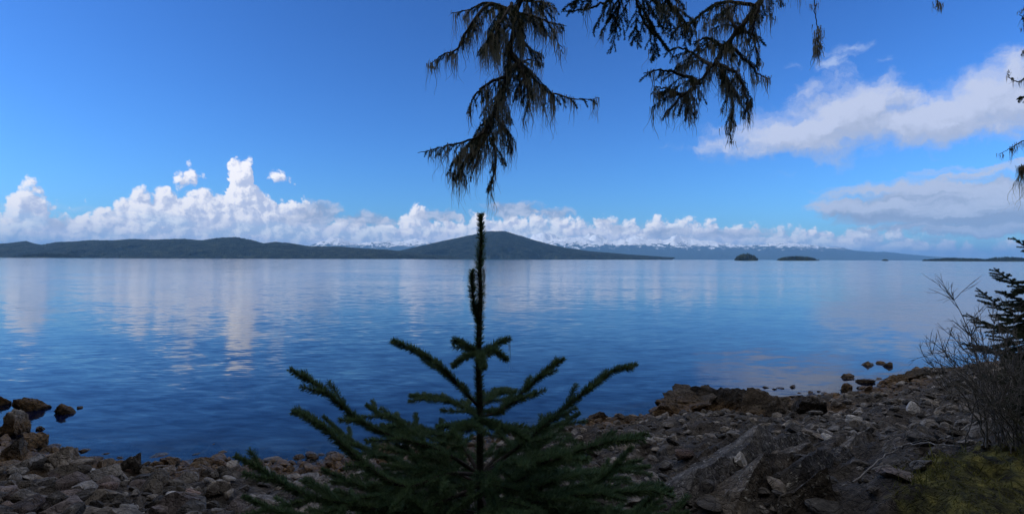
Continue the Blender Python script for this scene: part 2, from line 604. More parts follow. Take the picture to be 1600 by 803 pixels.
def leaf_material(name, c0, c1, rough=0.5, trans=0.15):
    m, t, b = new_mat(name)
    geo = t.new('ShaderNodeNewGeometry')
    n = t.noise(geo.outputs['Position'], 9, 3)
    r = geo.outputs['Random Per Island']
    f = t.m('ADD', t.m('MULTIPLY', n, 0.6), t.m('MULTIPLY', r, 0.4))
    t.put(b.inputs['Base Color'], t.ramp(f, [(0.25, c0), (0.75, c1)]))
    b.inputs['Roughness'].default_value = rough
    b.inputs['Specular IOR Level'].default_value = 0.25
    tr = t.new('ShaderNodeBsdfTranslucent')
    t.l.new(b.inputs['Base Color'].links[0].from_socket, tr.inputs['Color'])
    mx = t.new('ShaderNodeMixShader')
    mx.inputs[0].default_value = trans
    t.l.new(b.outputs[0], mx.inputs[1])
    t.l.new(tr.outputs[0], mx.inputs[2])
    t.l.new(mx.outputs[0], t.n['Material Output'].inputs['Surface'])
    return m


M['needle'] = leaf_material('spruce_needles', (0.07, 0.13, 0.058), (0.18, 0.26, 0.115), 0.5, 0.42)
M['needle_old'] = leaf_material('old_spruce_needles', (0.045, 0.065, 0.03), (0.09, 0.115, 0.055), 0.5, 0.35)
M['lichen'] = leaf_material('hanging_lichen', (0.28, 0.255, 0.165), (0.5, 0.46, 0.33), 0.9, 0.45)
M['moss'] = leaf_material('moss_blades', (0.06, 0.075, 0.022), (0.30, 0.28, 0.08), 0.8, 0.25)
M['forest'] = leaf_material('forest_foliage', (0.02, 0.035, 0.018), (0.05, 0.075, 0.035), 0.8)


def bark_material(name, c0, c1):
    m, t, b = new_mat(name)
    geo = t.new('ShaderNodeNewGeometry')
    n = t.noise(geo.outputs['Position'], 40, 5, 0.65)
    t.put(b.inputs['Base Color'], t.ramp(n, [(0.35, c0), (0.65, c1)]))
    b.inputs['Roughness'].default_value = 0.9
    bn = t.new('ShaderNodeBump')
    bn.inputs['Distance'].default_value = 0.004
    t.put(bn.inputs['Height'], n)
    t.l.new(bn.outputs[0], b.inputs['Normal'])
    return m


M['bark'] = bark_material('dark_bark', (0.035, 0.028, 0.022), (0.10, 0.085, 0.07))
M['twig'] = bark_material('grey_twig', (0.12, 0.11, 0.095), (0.32, 0.295, 0.26))
M['drift'] = bark_material('bleached_wood', (0.16, 0.145, 0.125), (0.34, 0.31, 0.27))


def water_material():
    m, t, b = new_mat('sea_water')
    geo = t.new('ShaderNodeNewGeometry')
    pos = geo.outputs['Position']
    b.inputs['Base Color'].default_value = rgb(0.0015, 0.007, 0.036)
    b.inputs['IOR'].default_value = 1.333
    b.inputs['Roughness'].default_value = 0.085
    # wave slopes, from long swell to fine ripples; crests run across the view
    def slopes(ang, stretch, scale, det, amp):
        rot = t.new('ShaderNodeVectorRotate', rotation_type='Z_AXIS')
        t.put(rot.inputs['Vector'], pos)
        rot.inputs['Angle'].default_value = R(ang)
        c = t.noise(t.v('MULTIPLY', rot.outputs[0], (stretch, 1.0, 1.0)), scale, det, 0.55, 0.4, dim='2D', out='Color')
        return t.v('MULTIPLY', t.v('SUBTRACT', c, (0.5, 0.5, 0.5)), (amp * 0.45, amp, 0.0))
    # cat's paws: the breeze roughens some patches more than others
    gust = t.ss(t.noise(t.v('MULTIPLY', pos, (0.35, 1.0, 1.0)), 0.035, 4, 0.6, dim='2D'), 0.35, 0.65, 0.5, 1.25)
    sl = t.v('ADD', slopes(8, 0.38, 3.4, 2, 0.085), slopes(-20, 0.42, 1.1, 2, 0.08))
    sl = t.v('ADD', t.v('SCALE', sl, scale=gust), slopes(14, 0.35, 0.22, 2, 0.035))
    # farther out the breeze raises steeper little waves that lean towards the shore
    out_ = t.ss(t.xyz(pos)[1], 18.0, 160.0)
    lean = t.v('MULTIPLY', t.v('ABSOLUTE', sl), (0.0, -1.9, 0.0))
    x_ = t.v('ADD', t.v('SCALE', sl, scale=t.m('SUBTRACT', 1.0, t.m('MULTIPLY', out_, 0.75))), t.v('SCALE', lean, scale=out_))
    nrm = t.v('NORMALIZE', t.v('ADD', x_, (0.0, 0.0, 1.0)))
    t.l.new(nrm, b.inputs['Normal'])
    # clear over the shallows: the sea bed shows through
    dep = t.new('ShaderNodeAttribute', attribute_name='depth')
    fac = t.m('SUBTRACT', 1.0, t.m('EXPONENT', t.m('MULTIPLY', dep.outputs['Fac'], -3.2)))
    tr = t.new('ShaderNodeBsdfTransparent')
    tr.inputs['Color'].default_value = rgb(0.42, 0.60, 0.62)
    gl = t.new('ShaderNodeBsdfGlossy')
    gl.inputs['Roughness'].default_value = 0.06
    t.l.new(nrm, gl.inputs['Normal'])
    fr = t.new('ShaderNodeFresnel')
    fr.inputs['IOR'].default_value = 1.333
    t.l.new(nrm, fr.inputs['Normal'])
    clear = t.new('ShaderNodeMixShader')
    t.l.new(fr.outputs[0], clear.inputs[0])
    t.l.new(tr.outputs[0], clear.inputs[1])
    t.l.new(gl.outputs[0], clear.inputs[2])
    fin = t.new('ShaderNodeMixShader')
    t.put(fin.inputs[0], fac)
    t.l.new(clear.outputs[0], fin.inputs[1])
    t.l.new(b.outputs[0], fin.inputs[2])
    t.l.new(fin.outputs[0], t.n['Material Output'].inputs['Surface'])
    return m


M['water'] = water_material()


def hill_material(name, snow=False):
    m, t, b = new_mat(name)
    geo = t.new('ShaderNodeNewGeometry')
    pos = geo.outputs['Position']
    n = t.noise(pos, 0.012, 8, 0.65)
    c = t.ramp(n, [(0.38, (0.004, 0.008, 0.008)), (0.5, (0.012, 0.021, 0.017)), (0.64, (0.038, 0.048, 0.032))])
    if snow:
        z = t.xyz(pos)[2]
        zz = t.m('ADD', z, t.m('MULTIPLY', t.m('SUBTRACT', t.noise(pos, 0.0028, 8, 0.75), 0.5), 1700.0))
        up = t.xyz(geo.outputs['Normal'])[2]
        f = t.ss(t.m('ADD', zz, t.m('MULTIPLY', up, 150.0)), 760.0, 860.0)
        c = t.mix(f, c, rgb(0.82, 0.85, 0.9))
    t.put(b.inputs['Base Color'], c)
    b.inputs['Roughness'].default_value = 0.95
    b.inputs['Specular IOR Level'].default_value = 0.1
    bn = t.new('ShaderNodeBump')
    bn.inputs['Distance'].default_value = 22.0
    bn.inputs['Strength'].default_value = 0.9
    t.put(bn.inputs['Height'], t.noise(pos, 0.03, 6, 0.7))
    t.l.new(bn.outputs[0], b.inputs['Normal'])
    return m


M['hill'] = hill_material('forested_hill')
M['snow_mtn'] = hill_material('snowy_mountain', True)

# ------------------------------------------------------------------ sea
# (its surface is laid once the shore line below is known)

# ------------------------------------------------------------------ hills and mountains across the water
def ridge(name, prof, d_shore, d_ridge, d_back, mat, label, nx=1500, ny=120, rough=0.10, cell=None, shape=1.0, tree_h=None):
    px = np.linspace(prof[0][0], prof[-1][0], nx)
    py = np.interp(px, [a for a, _ in prof], [b for _, b in prof])
    k = np.ones(5) / 5
    py[2:-2] = np.convolve(py, k, 'valid')
    V = np.zeros((ny, nx, 3))
    cell = cell or d_ridge * 0.06
    ts = np.concatenate([np.linspace(0, 1, ny * 2 // 3), np.linspace(1, 2, ny - ny * 2 // 3 + 1)[1:]])
    top = np.array([P(a, b, d_ridge)[:] for a, b in zip(px, py)])
    dirx = np.array([ray(a, 403).x / ray(a, 403).y for a in px])
    for j, t in enumerate(ts):
        if t <= 1:
            dd = d_shore + (d_ridge - d_shore) * t
            h = math.sin(t * math.pi / 2) ** shape
        else:
            dd = d_ridge + (d_back - d_ridge) * (t - 1)
            h = math.cos((t - 1) * math.pi / 2) ** 1.2
        x = dirx * dd
        y = np.full(nx, dd)
        nz = fbm(x / cell, y / cell, 3.7, 6, 0.55)
        amp = rough * np.maximum(top[:, 2], 8) * math.sin(min(t, 1) * math.pi * 0.5) * (0.25 if abs(t - 1) < 0.08 else 0.8)
        V[j, :, 0] = x
        V[j, :, 1] = y + nz * cell * 0.25 * (1 if t < 1.9 else 0)
        trees = rng.random(nx) ** 2 * (0.0024 * d_ridge if tree_h is None else tree_h) * min(1.0, t * 30)
        V[j, :, 2] = np.maximum(top[:, 2], 1.5) * h + nz * amp + trees - (3.0 if t == 0 else 0)
    V[0, :, 2] = -2.0
    V[-1, :, 2] = -2.0
    i = np.arange(ny - 1)[:, None] * nx + np.arange(nx - 1)[None]
    Q = np.stack([i, i + 1, i + nx + 1, i + nx], -1).reshape(-1, 4)
    o = link(name, mesh_np(name, V.reshape(-1, 3), Q=Q, smooth=True), mat)
    return tag(o, label, 'hill', kind='structure')


ridge('hill', [(-420, 390), (-200, 382), (-80, 385), (0, 383), (29, 379.5), (62, 385), (78, 381), (117, 379), (146, 377), (182, 377), (211, 375), (240, 376),
               (286, 374.6), (315, 377), (344, 373), (367, 372.7), (390, 376), (412, 382), (432, 379.5), (455, 381), (484, 386), (520, 387.5), (560, 389),
               (600, 391.5), (640, 396), (690, 401), (720, 403.5)], 5600, 6600, 8200, M['hill'], 'long low forested hills across the water under the white cumulus')
ridge('hill', [(575, 402.5), (600, 397), (625, 393.5), (661, 385), (697, 377), (734, 369.6), (763, 364.5), (788, 365.6), (813, 370.7), (835, 377), (861, 384), (886, 389.5),
               (920, 394), (960, 397.5), (1000, 400.5), (1035, 403), (1050, 404)], 7000, 8300, 10500, M['hill'], 'rounded dome-shaped forested hill behind the young spruce tip', shape=0.8)
ridge('mountain_range', [(380, 398), (440, 390), (500, 382), (530, 379), (560, 381), (590, 377), (625, 380), (660, 378), (700, 384), (780, 388), (835, 378), (866, 373), (900, 378), (932, 374),
                   (960, 379), (1000, 376), (1040, 381), (1056, 376), (1085, 384), (1120, 381), (1180, 389), (1240, 387), (1300, 392), (1360, 394), (1420, 399), (1480, 403), (1560, 406)],
      24000, 29000, 34000, M['snow_mtn'], 'far blue snow-streaked mountain range under the cloud bank', 1100, 90, 0.48, 1500, tree_h=30.0)


def islet(name, px, py, wpx, hpx, d, label):
    """a wooded islet: a low mound bristling with trees"""
    c = P(px, py, d)
    wd, ht = wpx / F * d, hpx / F * d
    root = empty(name, (c.x, d, 0))
    mb = MB()
    nx, ny = 40, 14
    u = np.linspace(-1, 1, nx)
    v = np.linspace(-1, 1, ny)
    uu, vv = np.meshgrid(u, v)
    r = np.clip(1 - uu ** 2, 0, 1) ** 0.6 * np.clip(1 - vv ** 2, 0, 1) ** 0.6
    hz = r * ht * 0.55 * (0.85 + 0.3 * fbm(uu * 3 + px, vv * 2, 0, 3)) - 1.0
    X = uu * wd / 2
    Y = vv * wd / 3
    V = np.stack([X, Y, hz], -1).reshape(-1, 3)
    i = np.arange(ny - 1)[:, None] * nx + np.arange(nx - 1)[None]
    mb.add(V, Q=np.stack([i, i + 1, i + nx + 1, i + nx], -1).reshape(-1, 4))
    land = mb.build('islet_ground', M['hill'], root)
    n = int(160 + wpx * 5)
    tr = MB()
    for _ in range(n):
        a, b2 = rng.uniform(-0.92, 0.92), rng.uniform(-0.8, 0.8)
        rr = max(0, 1 - a * a) ** 0.6 * max(0, 1 - b2 * b2) ** 0.6
        z0 = rr * ht * 0.5 - 0.5
        h = ht * 0.75 * (0.35 + 0.75 * rng.random()) * (0.45 + 0.55 * rr)
        w2 = h * 0.24
        x0, y0 = a * wd / 2, b2 * wd / 3
        k = 6
        an = np.arange(k) * 2 * math.pi / k + rng.random()
        low = np.stack([x0 + w2 * np.cos(an), y0 + w2 * np.sin(an), np.full(k, z0)], 1)
        mid = np.stack([x0 + w2 * .8 * np.cos(an), y0 + w2 * .8 * np.sin(an), np.full(k, z0 + h * .5)], 1)
        Vt = np.concatenate([low, mid, [[x0, y0, z0 + h]]])
        j = np.arange(k)
        jn = (j + 1) % k
        tr.add(Vt, T=np.stack([k + j, k + jn, np.full(k, 2 * k)], 1), Q=np.stack([j, jn, k + jn, k + j], 1))
    t_o = tr.build('trees', M['hill'], root)
    t_o['kind'] = 'stuff'
    tag(root, label, 'islet', 'wooded islets out on the water', 'structure')
    return root


islet('islet', 76, 403, 82, 6.5, 4500, 'low wooded islet in front of the long left hills')
islet('islet', 1166, 406, 32, 9.5, 3000, 'small round wooded islet, the tallest of the islets on the right')
islet('islet', 1246, 407, 56, 6.5, 3300, 'long flat wooded islet next to the small round one')
islet('islet', 1383, 407, 9, 2.5, 3600, 'tiny dark islet alone between the long islets')
islet('islet', 1446, 408, 8, 2.5, 3600, 'tiny dark islet at the tip of the far right islets')
islet('islet', 1487, 409, 66, 5.0, 3500, 'flat dark wooded islet low on the right horizon')
islet('islet', 1520, 409.5, 40, 4.5, 3200, 'dark wooded islet just past the flat one on the right horizon')
islet('islet', 1575, 410, 62, 6.5, 3300, 'wooded islet at the right edge behind the small spruce')

# ------------------------------------------------------------------ the rocky shore
SHX = [-140, -60, -38, -30, -24, -18, -15.3, -12.6, -10.4, -9.0, -7.6, -5, -2.9, 1.4, 4.4, 7.9, 10.9, 13.4, 16.2, 22, 40, 80, 150]
SHY = [44, 38, 34, 27, 20.5, 17.0, 16.0, 13.9, 12.9, 12.2, 12.3, 12.4, 12.9, 14.9, 16.5, 17.4, 19.0, 20.6, 22.6, 24.6, 29, 34, 40]  # left end bulges into an added, unseen headland for trees that block the sun


def shore_y(x):
    return np.interp(x, SHX, SHY)


def moss_mask(x, y):
    x, y = np.asarray(x, float), np.asarray(y, float)
    a = np.clip(0.5 + 1.2 * ((x - 3.2) * 0.5 - (y - 4.75) * 0.866), 0, 1) * np.clip(x - 2.2, 0, 1)
    b = np.clip((3.6 - y) / 1.2, 0, 1)
    return np.maximum(a, b)


def ground_z(x, y, detail=True):
    x, y = np.asarray(x, float), np.asarray(y, float)
    s = shore_y(x) - y + 0.35 * vnoise(x * 0.9, y * 0.9, 1.3)
    z = np.where(s > 0, 0.2 * s, 0.24 * s)
    z = np.where(s > 13, 0.2 * 13 + 0.24 * (s - 13), z)
    # mossy bank beside the viewpoint
    z = z + 1.0 * np.exp(-(((x - 7.0) / 2.6) ** 2 + ((y - 5.2) / 2.0) ** 2))
    if detail:
        k = np.clip((s + 1) / 2, 0.15, 1)
        # tilted strata: ridges running away to the right
        u = (x * 0.74 - y * 0.67)
        saw = (u * 1.25 + 0.35 * vnoise(x * .5, y * .5)) % 1.0
        wgt = np.exp(-(((x - 4.2) / 2.6) ** 2 + ((y - 7.6) / 2.4) ** 2))
        z = z + wgt * 0.20 * saw
        z = z + k * (0.16 * fbm(x * 0.8, y * 0.8, 2.2, 3) + 0.07 * fbm(x * 3.1, y * 3.1, 5.1, 4, 0.6))
    return z


gx = np.concatenate([np.linspace(-140, -20, 40)[:-1], np.linspace(-20, 26, 520), np.linspace(26, 150, 40)[1:]])
gy = np.concatenate([np.linspace(-90, 0, 40)[:-1], np.linspace(0, 30, 360), np.linspace(30, 50, 14)[1:]])
GX, GY = np.meshgrid(gx, gy)
GZ = ground_z(GX, GY)
GZ = np.maximum(GZ, -3.0)
i = np.arange(len(gy) - 1)[:, None] * len(gx) + np.arange(len(gx) - 1)[None]
me = mesh_np('rocky_shore', np.stack([GX, GY, GZ], -1).reshape(-1, 3), Q=np.stack([i, i + 1, i + len(gx) + 1, i + len(gx)], -1).reshape(-1, 4), smooth=True)
at = me.attributes.new('moss', 'FLOAT', 'POINT')
at.data.foreach_set('value', moss_mask(GX, GY).ravel().astype(np.float32))
shore = link('rocky_shore', me, M['ground'])
tag(shore, 'dark rocky shore sloping down to the sea', 'shore', kind='structure')


S = 70000.0
ix, iy = np.linspace(-32, 36, 273), np.linspace(6, 36, 121)
IX, IY = np.meshgrid(ix, iy)
V = np.stack([IX, IY, np.zeros_like(IX)], -1).reshape(-1, 3)
i = np.arange(len(iy) - 1)[:, None] * len(ix) + np.arange(len(ix) - 1)[None]
Q = np.stack([i, i + 1, i + len(ix) + 1, i + len(ix)], -1).reshape(-1, 4)
n0 = len(V)
rings = [(-S, S, -2000, 6), (-S, S, 36, 75000), (-S, -32, 6, 36), (36, S, 6, 36)]
V = np.concatenate([V] + [np.array([(a, c, 0), (b, c, 0), (b, e, 0), (a, e, 0)], float) for a, b, c, e in rings])
Q = np.concatenate([Q] + [np.arange(4)[None] + n0 + 4 * k for k in range(4)])
me = mesh_np('sea', V, Q=Q)
at = me.attributes.new('depth', 'FLOAT', 'POINT')
dv_ = np.full(len(V), 6.0, dtype=np.float32)
dv_[:n0] = np.clip(-ground_z(IX, IY), 0, 6).ravel()
at.data.foreach_set('value', dv_)
sea = link('sea', me, M['water'])
tag(sea, 'calm blue sea with fine ripples mirroring the clouds', 'sea', kind='structure')


def ico(n):
    import bmesh
    bm = bmesh.new()
    bmesh.ops.create_icosphere(bm, subdivisions=n, radius=1.0)
    V = np.array([v.co[:] for v in bm.verts])
    T = np.array([[v.index for v in f.verts] for f in bm.faces])
    bm.free()
    return V, T


ICO = {n: ico(n) for n in (1, 2, 3, 4, 5)}


def rock_verts(n, cuts, seed, rough=0.05, freq=2.0, flat=(1, 1, 1), lump=0.0):
    """an angular stone: a ball cut by random planes and roughened"""
    r = np.random.default_rng(seed)
    V, T = ICO[n]
    V = V.copy()
    if lump:
        V *= (1 + lump * fbm(V[:, 0] * 1.3 + seed, V[:, 1] * 1.3, V[:, 2] * 1.3, 3))[:, None]
    for _ in range(cuts):
        nn = r.normal(size=3)
        nn /= np.linalg.norm(nn)
        k = r.uniform(0.45, 0.85)
        dist = V @ nn - k
        V = V - np.outer(np.clip(dist, 0, None), nn)
    V = V * (1 + rough * fbm(V[:, 0] * freq + seed, V[:, 1] * freq + 3.3, V[:, 2] * freq, 4, 0.55))[:, None]
    V = V * np.array(flat)
    return V, T


ROCKS = []
for s_ in range(16):
    V, T = rock_verts(3, 11, 100 + s_, 0.07, 2.4)
    ROCKS.append((V, T))
ROCK_ME = {}


def rock_mesh(k, key):
    if (k, key) not in ROCK_ME:
        V, T = ROCKS[k]
        me = mesh_np('stone', V, T=T)
        me.materials.append(M[key])
        ROCK_ME[(k, key)] = me
    return ROCK_ME[(k, key)]


def hit(px, py, lift=0.0):
    """where the view ray through a photo pixel meets the shore"""
    v = ray(px, py)
    lo = 2.0
    for q in np.arange(2.0, 40.0, 0.05):
        p = CAMPOS + v * (q / v.y)
        if p.z <= max(float(ground_z(p.x, p.y)), 0.0) + lift:
            return p
    return CAMPOS + v * (30 / v.y)


# ---- single boulders one can point to (photo pixel of the middle, width, height in px)
def boulder(name, px, py, wpx, hpx, label, mat='rock', seed=1, n=5, cuts=16, rough=0.12, freq=2.6, group=None, sea_rock=False, deep=0.8, lump=0.25, yaw=None, cat='rock'):
    if sea_rock:
        v = ray(px, py + hpx * 0.35)
        p = CAMPOS + v * (-CAMPOS.z / v.z)
    else:
        p = hit(px, py + hpx * 0.3)
    d = p.y
    sx, sz = wpx / F * d / 2, hpx / F * d
    if sea_rock:
        sx, sz = sx * 1.12, sz * (0.95 if px < 400 else 0.75)
    V, T = rock_verts(n, cuts, seed, rough, freq, (1, 1, 1), lump)
    # ridged cracks in the rock face
    ck = np.abs(fbm(V[:, 0] * 3.1 + seed, V[:, 1] * 3.1, V[:, 2] * 4.2, 3))
    V = V * (1 - 0.10 * np.exp(-(ck / 0.08) ** 2))[:, None]
    V = V * (np.array([sx * 1.05, sx * deep, sz * 0.9]) if sea_rock else np.array([sx * 1.15, sx * deep, sz * 1.0]))
    o = link(name, mesh_np(name, V, T=T), M[mat], None, (p.x, p.y + sx * deep * 0.3, (0.06 if wpx < 20 or abs(px - 316) < 1 else -0.12) * sz if sea_rock else p.z + sz * (0.3 if mat == 'rock_pale' else -0.06)))
    o.rotation_euler = (0, 0, (rng.uniform(-0.3, 0.3) if yaw is None else yaw))
    tag(o, label, cat, group)
    return o


boulder('sea_rock', -2, 623, 30, 26, 'brown rock in the water at the left edge of the photo', 'rock_sea', 11, sea_rock=True, group='rocks standing in the water')
boulder('sea_rock', 51, 630, 52, 28, 'widest brown rock in the water off the left shore', 'rock_sea', 12, sea_rock=True, group='rocks standing in the water')
boulder('sea_rock', 101, 637, 38, 26, 'blocky brown rock at the outer end of the left row in the water', 'rock_sea', 13, sea_rock=True, group='rocks standing in the water')
boulder('sea_rock', 124, 636, 9, 4, 'tiny rock tip beside the blocky brown rock in the water', 'rock_sea', 14, 3, sea_rock=True, group='rocks standing in the water')
boulder('sea_rock', 24, 650, 17, 13, 'small dark round rock in the water below the left row', 'rock_sea', 15, 4, sea_rock=True, group='rocks standing in the water')
boulder('sea_rock', 62, 668, 15, 9, 'small low rock alone in the shallows right of the left rock pile', 'rock_sea', 16, 4, sea_rock=True, group='rocks standing in the water')
boulder('sea_rock', 260, 722, 38, 16, 'brown weedy rock awash beyond the square-topped boulder', 'rock_sea', 17, sea_rock=True, group='rocks standing in the water')
boulder('sea_rock', 316, 722, 34, 17, 'low oval weedy rock awash on its own before the left shore', 'rock_sea', 18, sea_rock=True, group='rocks standing in the water')
boulder('sea_rock', 1325, 586, 27, 13, 'wedge-shaped dark rock in the water off the right shore', 'rock_sea', 19, sea_rock=True, group='rocks standing in the water')
boulder('sea_rock', 1352, 594, 32, 10, 'long low dark rock between the wedge-shaped rock and the right shore', 'rock_sea', 20, sea_rock=True, group='rocks standing in the water')
boulder('sea_rock', 1358, 568, 28, 9, 'longest rock of the outermost trio in the water on the right', 'rock_sea', 21, sea_rock=True, group='rocks standing in the water')
boulder('sea_rock', 1378, 566, 13, 6, 'small middle rock of the outermost trio in the water on the right', 'rock_sea', 22, 4, sea_rock=True, group='rocks standing in the water')
boulder('sea_rock', 1391, 569, 14, 9, 'pointed inner rock of the outermost trio in the water on the right', 'rock_sea', 23, 4, sea_rock=True, group='rocks standing in the water')
for k, (px, py, ww, hh, lb) in enumerate([(1197, 604, 11, 4, 'leftmost tiny rock awash off the big right outcrop'), (1210, 607, 10, 3, 'second tiny rock awash off the big right outcrop'),
                                          (1221, 606, 12, 3, 'flat third tiny rock awash off the big right outcrop'), (1239, 603, 12, 6, 'rightmost and tallest of the tiny rocks awash off the outcrop')]):
    boulder('sea_rock', px, py, ww, hh, lb, 'rock_sea', 30 + k, 3, sea_rock=True, group='rocks standing in the water')

boulder('outcrop', 1085, 631, 116, 34, 'broad brown outcrop at the water edge right of the young spruce', 'outcrop', 41, 5, 14, 0.2, 3.2, lump=0.35)
boulder('outcrop', 1140, 622, 120, 60, 'highest rounded brown outcrop at the water edge on the right', 'outcrop', 42, 5, 14, 0.2, 3.4, lump=0.35)
boulder('outcrop', 1190, 634, 80, 34, 'lower right shoulder of the brown outcrop at the water edge', 'outcrop', 43, 5, 14, 0.2, 3.0, lump=0.35)
boulder('outcrop', 1040, 640, 70, 26, 'lower left shoulder of the brown outcrop at the water edge', 'outcrop', 44, 5, 14, 0.2, 3.0, lump=0.35)
boulder('boulder', 1258, 636, 56, 30, 'tilted brown boulder between the outcrop and the small stones', 'outcrop', 45)
boulder('boulder', 1222, 640, 40, 24, 'dark boulder leaning on the right shoulder of the outcrop', 'outcrop', 46)
boulder('boulder', 1325, 608, 28, 18, 'smooth brown boulder at the water edge on the right', 'rock_sea', 47, 4)
boulder('boulder', 1408, 594, 62, 22, 'long weedy boulder at the water edge near the bare shrub', 'rock_sea', 48)
boulder('boulder', 1440, 584, 50, 14, 'low weedy boulder beyond the long one near the bare shrub', 'rock_sea', 49)
boulder('boulder', 938, 652, 36, 18, 'dark pointed boulder at the water edge beside the spruce', 'outcrop', 50)
boulder('boulder', 18, 668, 50, 34, 'dark craggy boulder topmost in the left rock pile', 'rock', 51)
boulder('boulder', 45, 690, 60, 36, 'craggy boulder in the middle of the left rock pile', 'rock', 52)
boulder('boulder', 12, 704, 50, 34, 'craggy boulder at the left edge in the rock pile', 'rock', 53)
boulder('boulder', 92, 717, 50, 30, 'rounded craggy boulder at the foot of the left rock pile', 'rock', 54)
boulder('boulder', 56, 724, 40, 24, 'grey boulder behind the flat tilted slab', 'rock', 55)
boulder('boulder', 205, 722, 44, 42, 'square-topped brown boulder standing at the left water edge', 'rock', 56, cuts=20, lump=0.15)
boulder('boulder', 232, 738, 46, 22, 'dark boulder beside the square-topped one', 'rock', 57)
boulder('boulder', 150, 738, 60, 26, 'layered brown rock between the rock pile and the square-topped boulder', 'rock', 58)
boulder('boulder', 95, 740, 74, 26, 'flat tilted grey slab on the left shore', 'rock', 59, 4, 22, 0.04, 2, lump=0.05, yaw=-0.35)
boulder('boulder', 265, 790, 112, 44, 'big flat reddish block at the bottom of the left shore', 'rock_red', 60, 5, 26, 0.04, 2, lump=0.0, yaw=0.1)
boulder('boulder', 16, 778, 52, 34, 'reddish flat block at the bottom left corner', 'rock_red', 61, 5, 24, 0.04, 2, lump=0.0)
boulder('boulder', 56, 785, 58, 30, 'reddish sloping block next to the corner block', 'rock_red', 62, 5, 22, 0.05, 2, lump=0.0)
boulder('boulder', 88, 780, 44, 26, 'grey lichen-speckled block between reddish blocks on the left shore', 'rock', 63, 4, 22, 0.05, 2, lump=0.0)
boulder('boulder', 180, 785, 50, 30, 'angular grey block left of the big reddish block', 'rock', 64, 4, 22, 0.05, 2, lump=0.0)
boulder('boulder', 128, 778, 46, 24, 'flat greenish-grey block in the middle of the left shore', 'rock', 65, 4, 22, 0.04, 2, lump=0.0)
boulder('boulder', 1157, 719, 23, 15, 'pale rounded stone alone beside the tilted rock ridges', 'rock_pale', 71, 3, 9, 0.04, 1.5, lump=0.1, cat='stone')
boulder('boulder', 1392, 701, 22, 12, 'pale white stone near the foot of the bare shrub', 'rock_pale', 72, 3, 9, 0.04, 1.5, lump=0.1, cat='stone')
boulder('boulder', 1234, 666, 13, 11, 'small pale stone behind the tilted rock ridges', 'rock_pale', 73, 3, 9, 0.04, 1.5, lump=0.1, cat='stone')
boulder('boulder', 1335, 657, 24, 10, 'light grey flat stone in the middle of the right beach', 'rock_pale', 74, 3, 9, 0.04, 1.5, lump=0.1, cat='stone')
boulder('boulder', 1427, 640, 22, 14, 'light brown rounded stone up the right beach', 'rock_pale', 75, 3, 9, 0.04, 1.5, lump=0.1, cat='stone')


# ---- tilted slabs of bedrock running down the beach
def slab(p0, p1, wd, ht, label, seed):
    """a tilted bed of rock from photo pixel p0 to p1, its broken edge to the camera"""
    a, b = hit(*p0), hit(*p1)
    a, b = np.array(a[:]), np.array(b[:])
    L = np.linalg.norm((b - a)[:2])
    ax = (b - a) / np.linalg.norm(b - a)
    side = np.array([ax[1], -ax[0], 0])        # towards the right and the camera
    nx, nc = int(L / 0.035) + 6, 26
    V = np.zeros((nx, nc, 3))
    for i in range(nx):
        t = i / (nx - 1)
        c = a + (b - a) * t
        c[2] = a[2] + (b[2] - a[2]) * t
        hh = ht * (0.75 + 0.35 * float(fbm(t * L * 1.3 + seed, 2.2, 0, 3))) * min(1, 8 * t + .25, 8 * (1 - t) + .25)
        step = round(float(vnoise(t * L * 2.2 + seed * 3, 7.7)) * 2) / 2 * 0.35
        # section: far foot, long dipping top, crest, broken face, near foot
        for j in range(nc):
            u = j / (nc - 1)
            if u < 0.6:
                x = -wd * (1 - u / 0.6)
                z = hh * (u / 0.6) ** 1.1
            else:
                v_ = (u - 0.6) / 0.4
                x = wd * (0.05 + 0.34 * v_ + 0.2 * step * math.sin(v_ * math.pi))
                z = hh * (1 - round(v_ * 4 + 0.2) / 4 * 0.45 - 0.75 * v_ ** 1.2)
            V[i, j] = c + side * x + np.array([0, 0, z - 0.03])
    nzv = fbm(V[..., 0] * 6, V[..., 1] * 6, V[..., 2] * 9 + seed, 4, 0.6)
    V += nzv[..., None] * np.array([0.014, 0.014, 0.02])
    i = np.arange(nx - 1)[:, None] * nc + np.arange(nc - 1)[None]
    o = link('rock_ridge', mesh_np('rock_ridge', V.reshape(-1, 3), Q=np.stack([i, i + 1, i + nc + 1, i + nc], -1).reshape(-1, 4)), M['rock_ridge'])
    tag(o, label, 'rock ridge', 'tilted ridges of layered rock')


slab((1068, 797), (1206, 700), 0.55, 0.50, 'long pale-crested rock ridge beside the pale rounded stone', 3)
slab((1140, 806), (1276, 716), 0.5, 0.48, 'second rock ridge, just right of the pale-crested one', 5)
slab((1128, 735), (1262, 690), 0.4, 0.24, 'low far rock ridge behind the pale-crested one', 8)
slab((1240, 782), (1322, 712), 0.42, 0.42, 'short rock ridge right of the two long ones', 11)
slab((1322, 718), (1352, 690), 0.3, 0.26, 'small broken ridge in the middle of the right beach', 14)
slab((1210, 806), (1300, 770), 0.4, 0.3, 'lowest rock ridge at the bottom of the picture', 17)

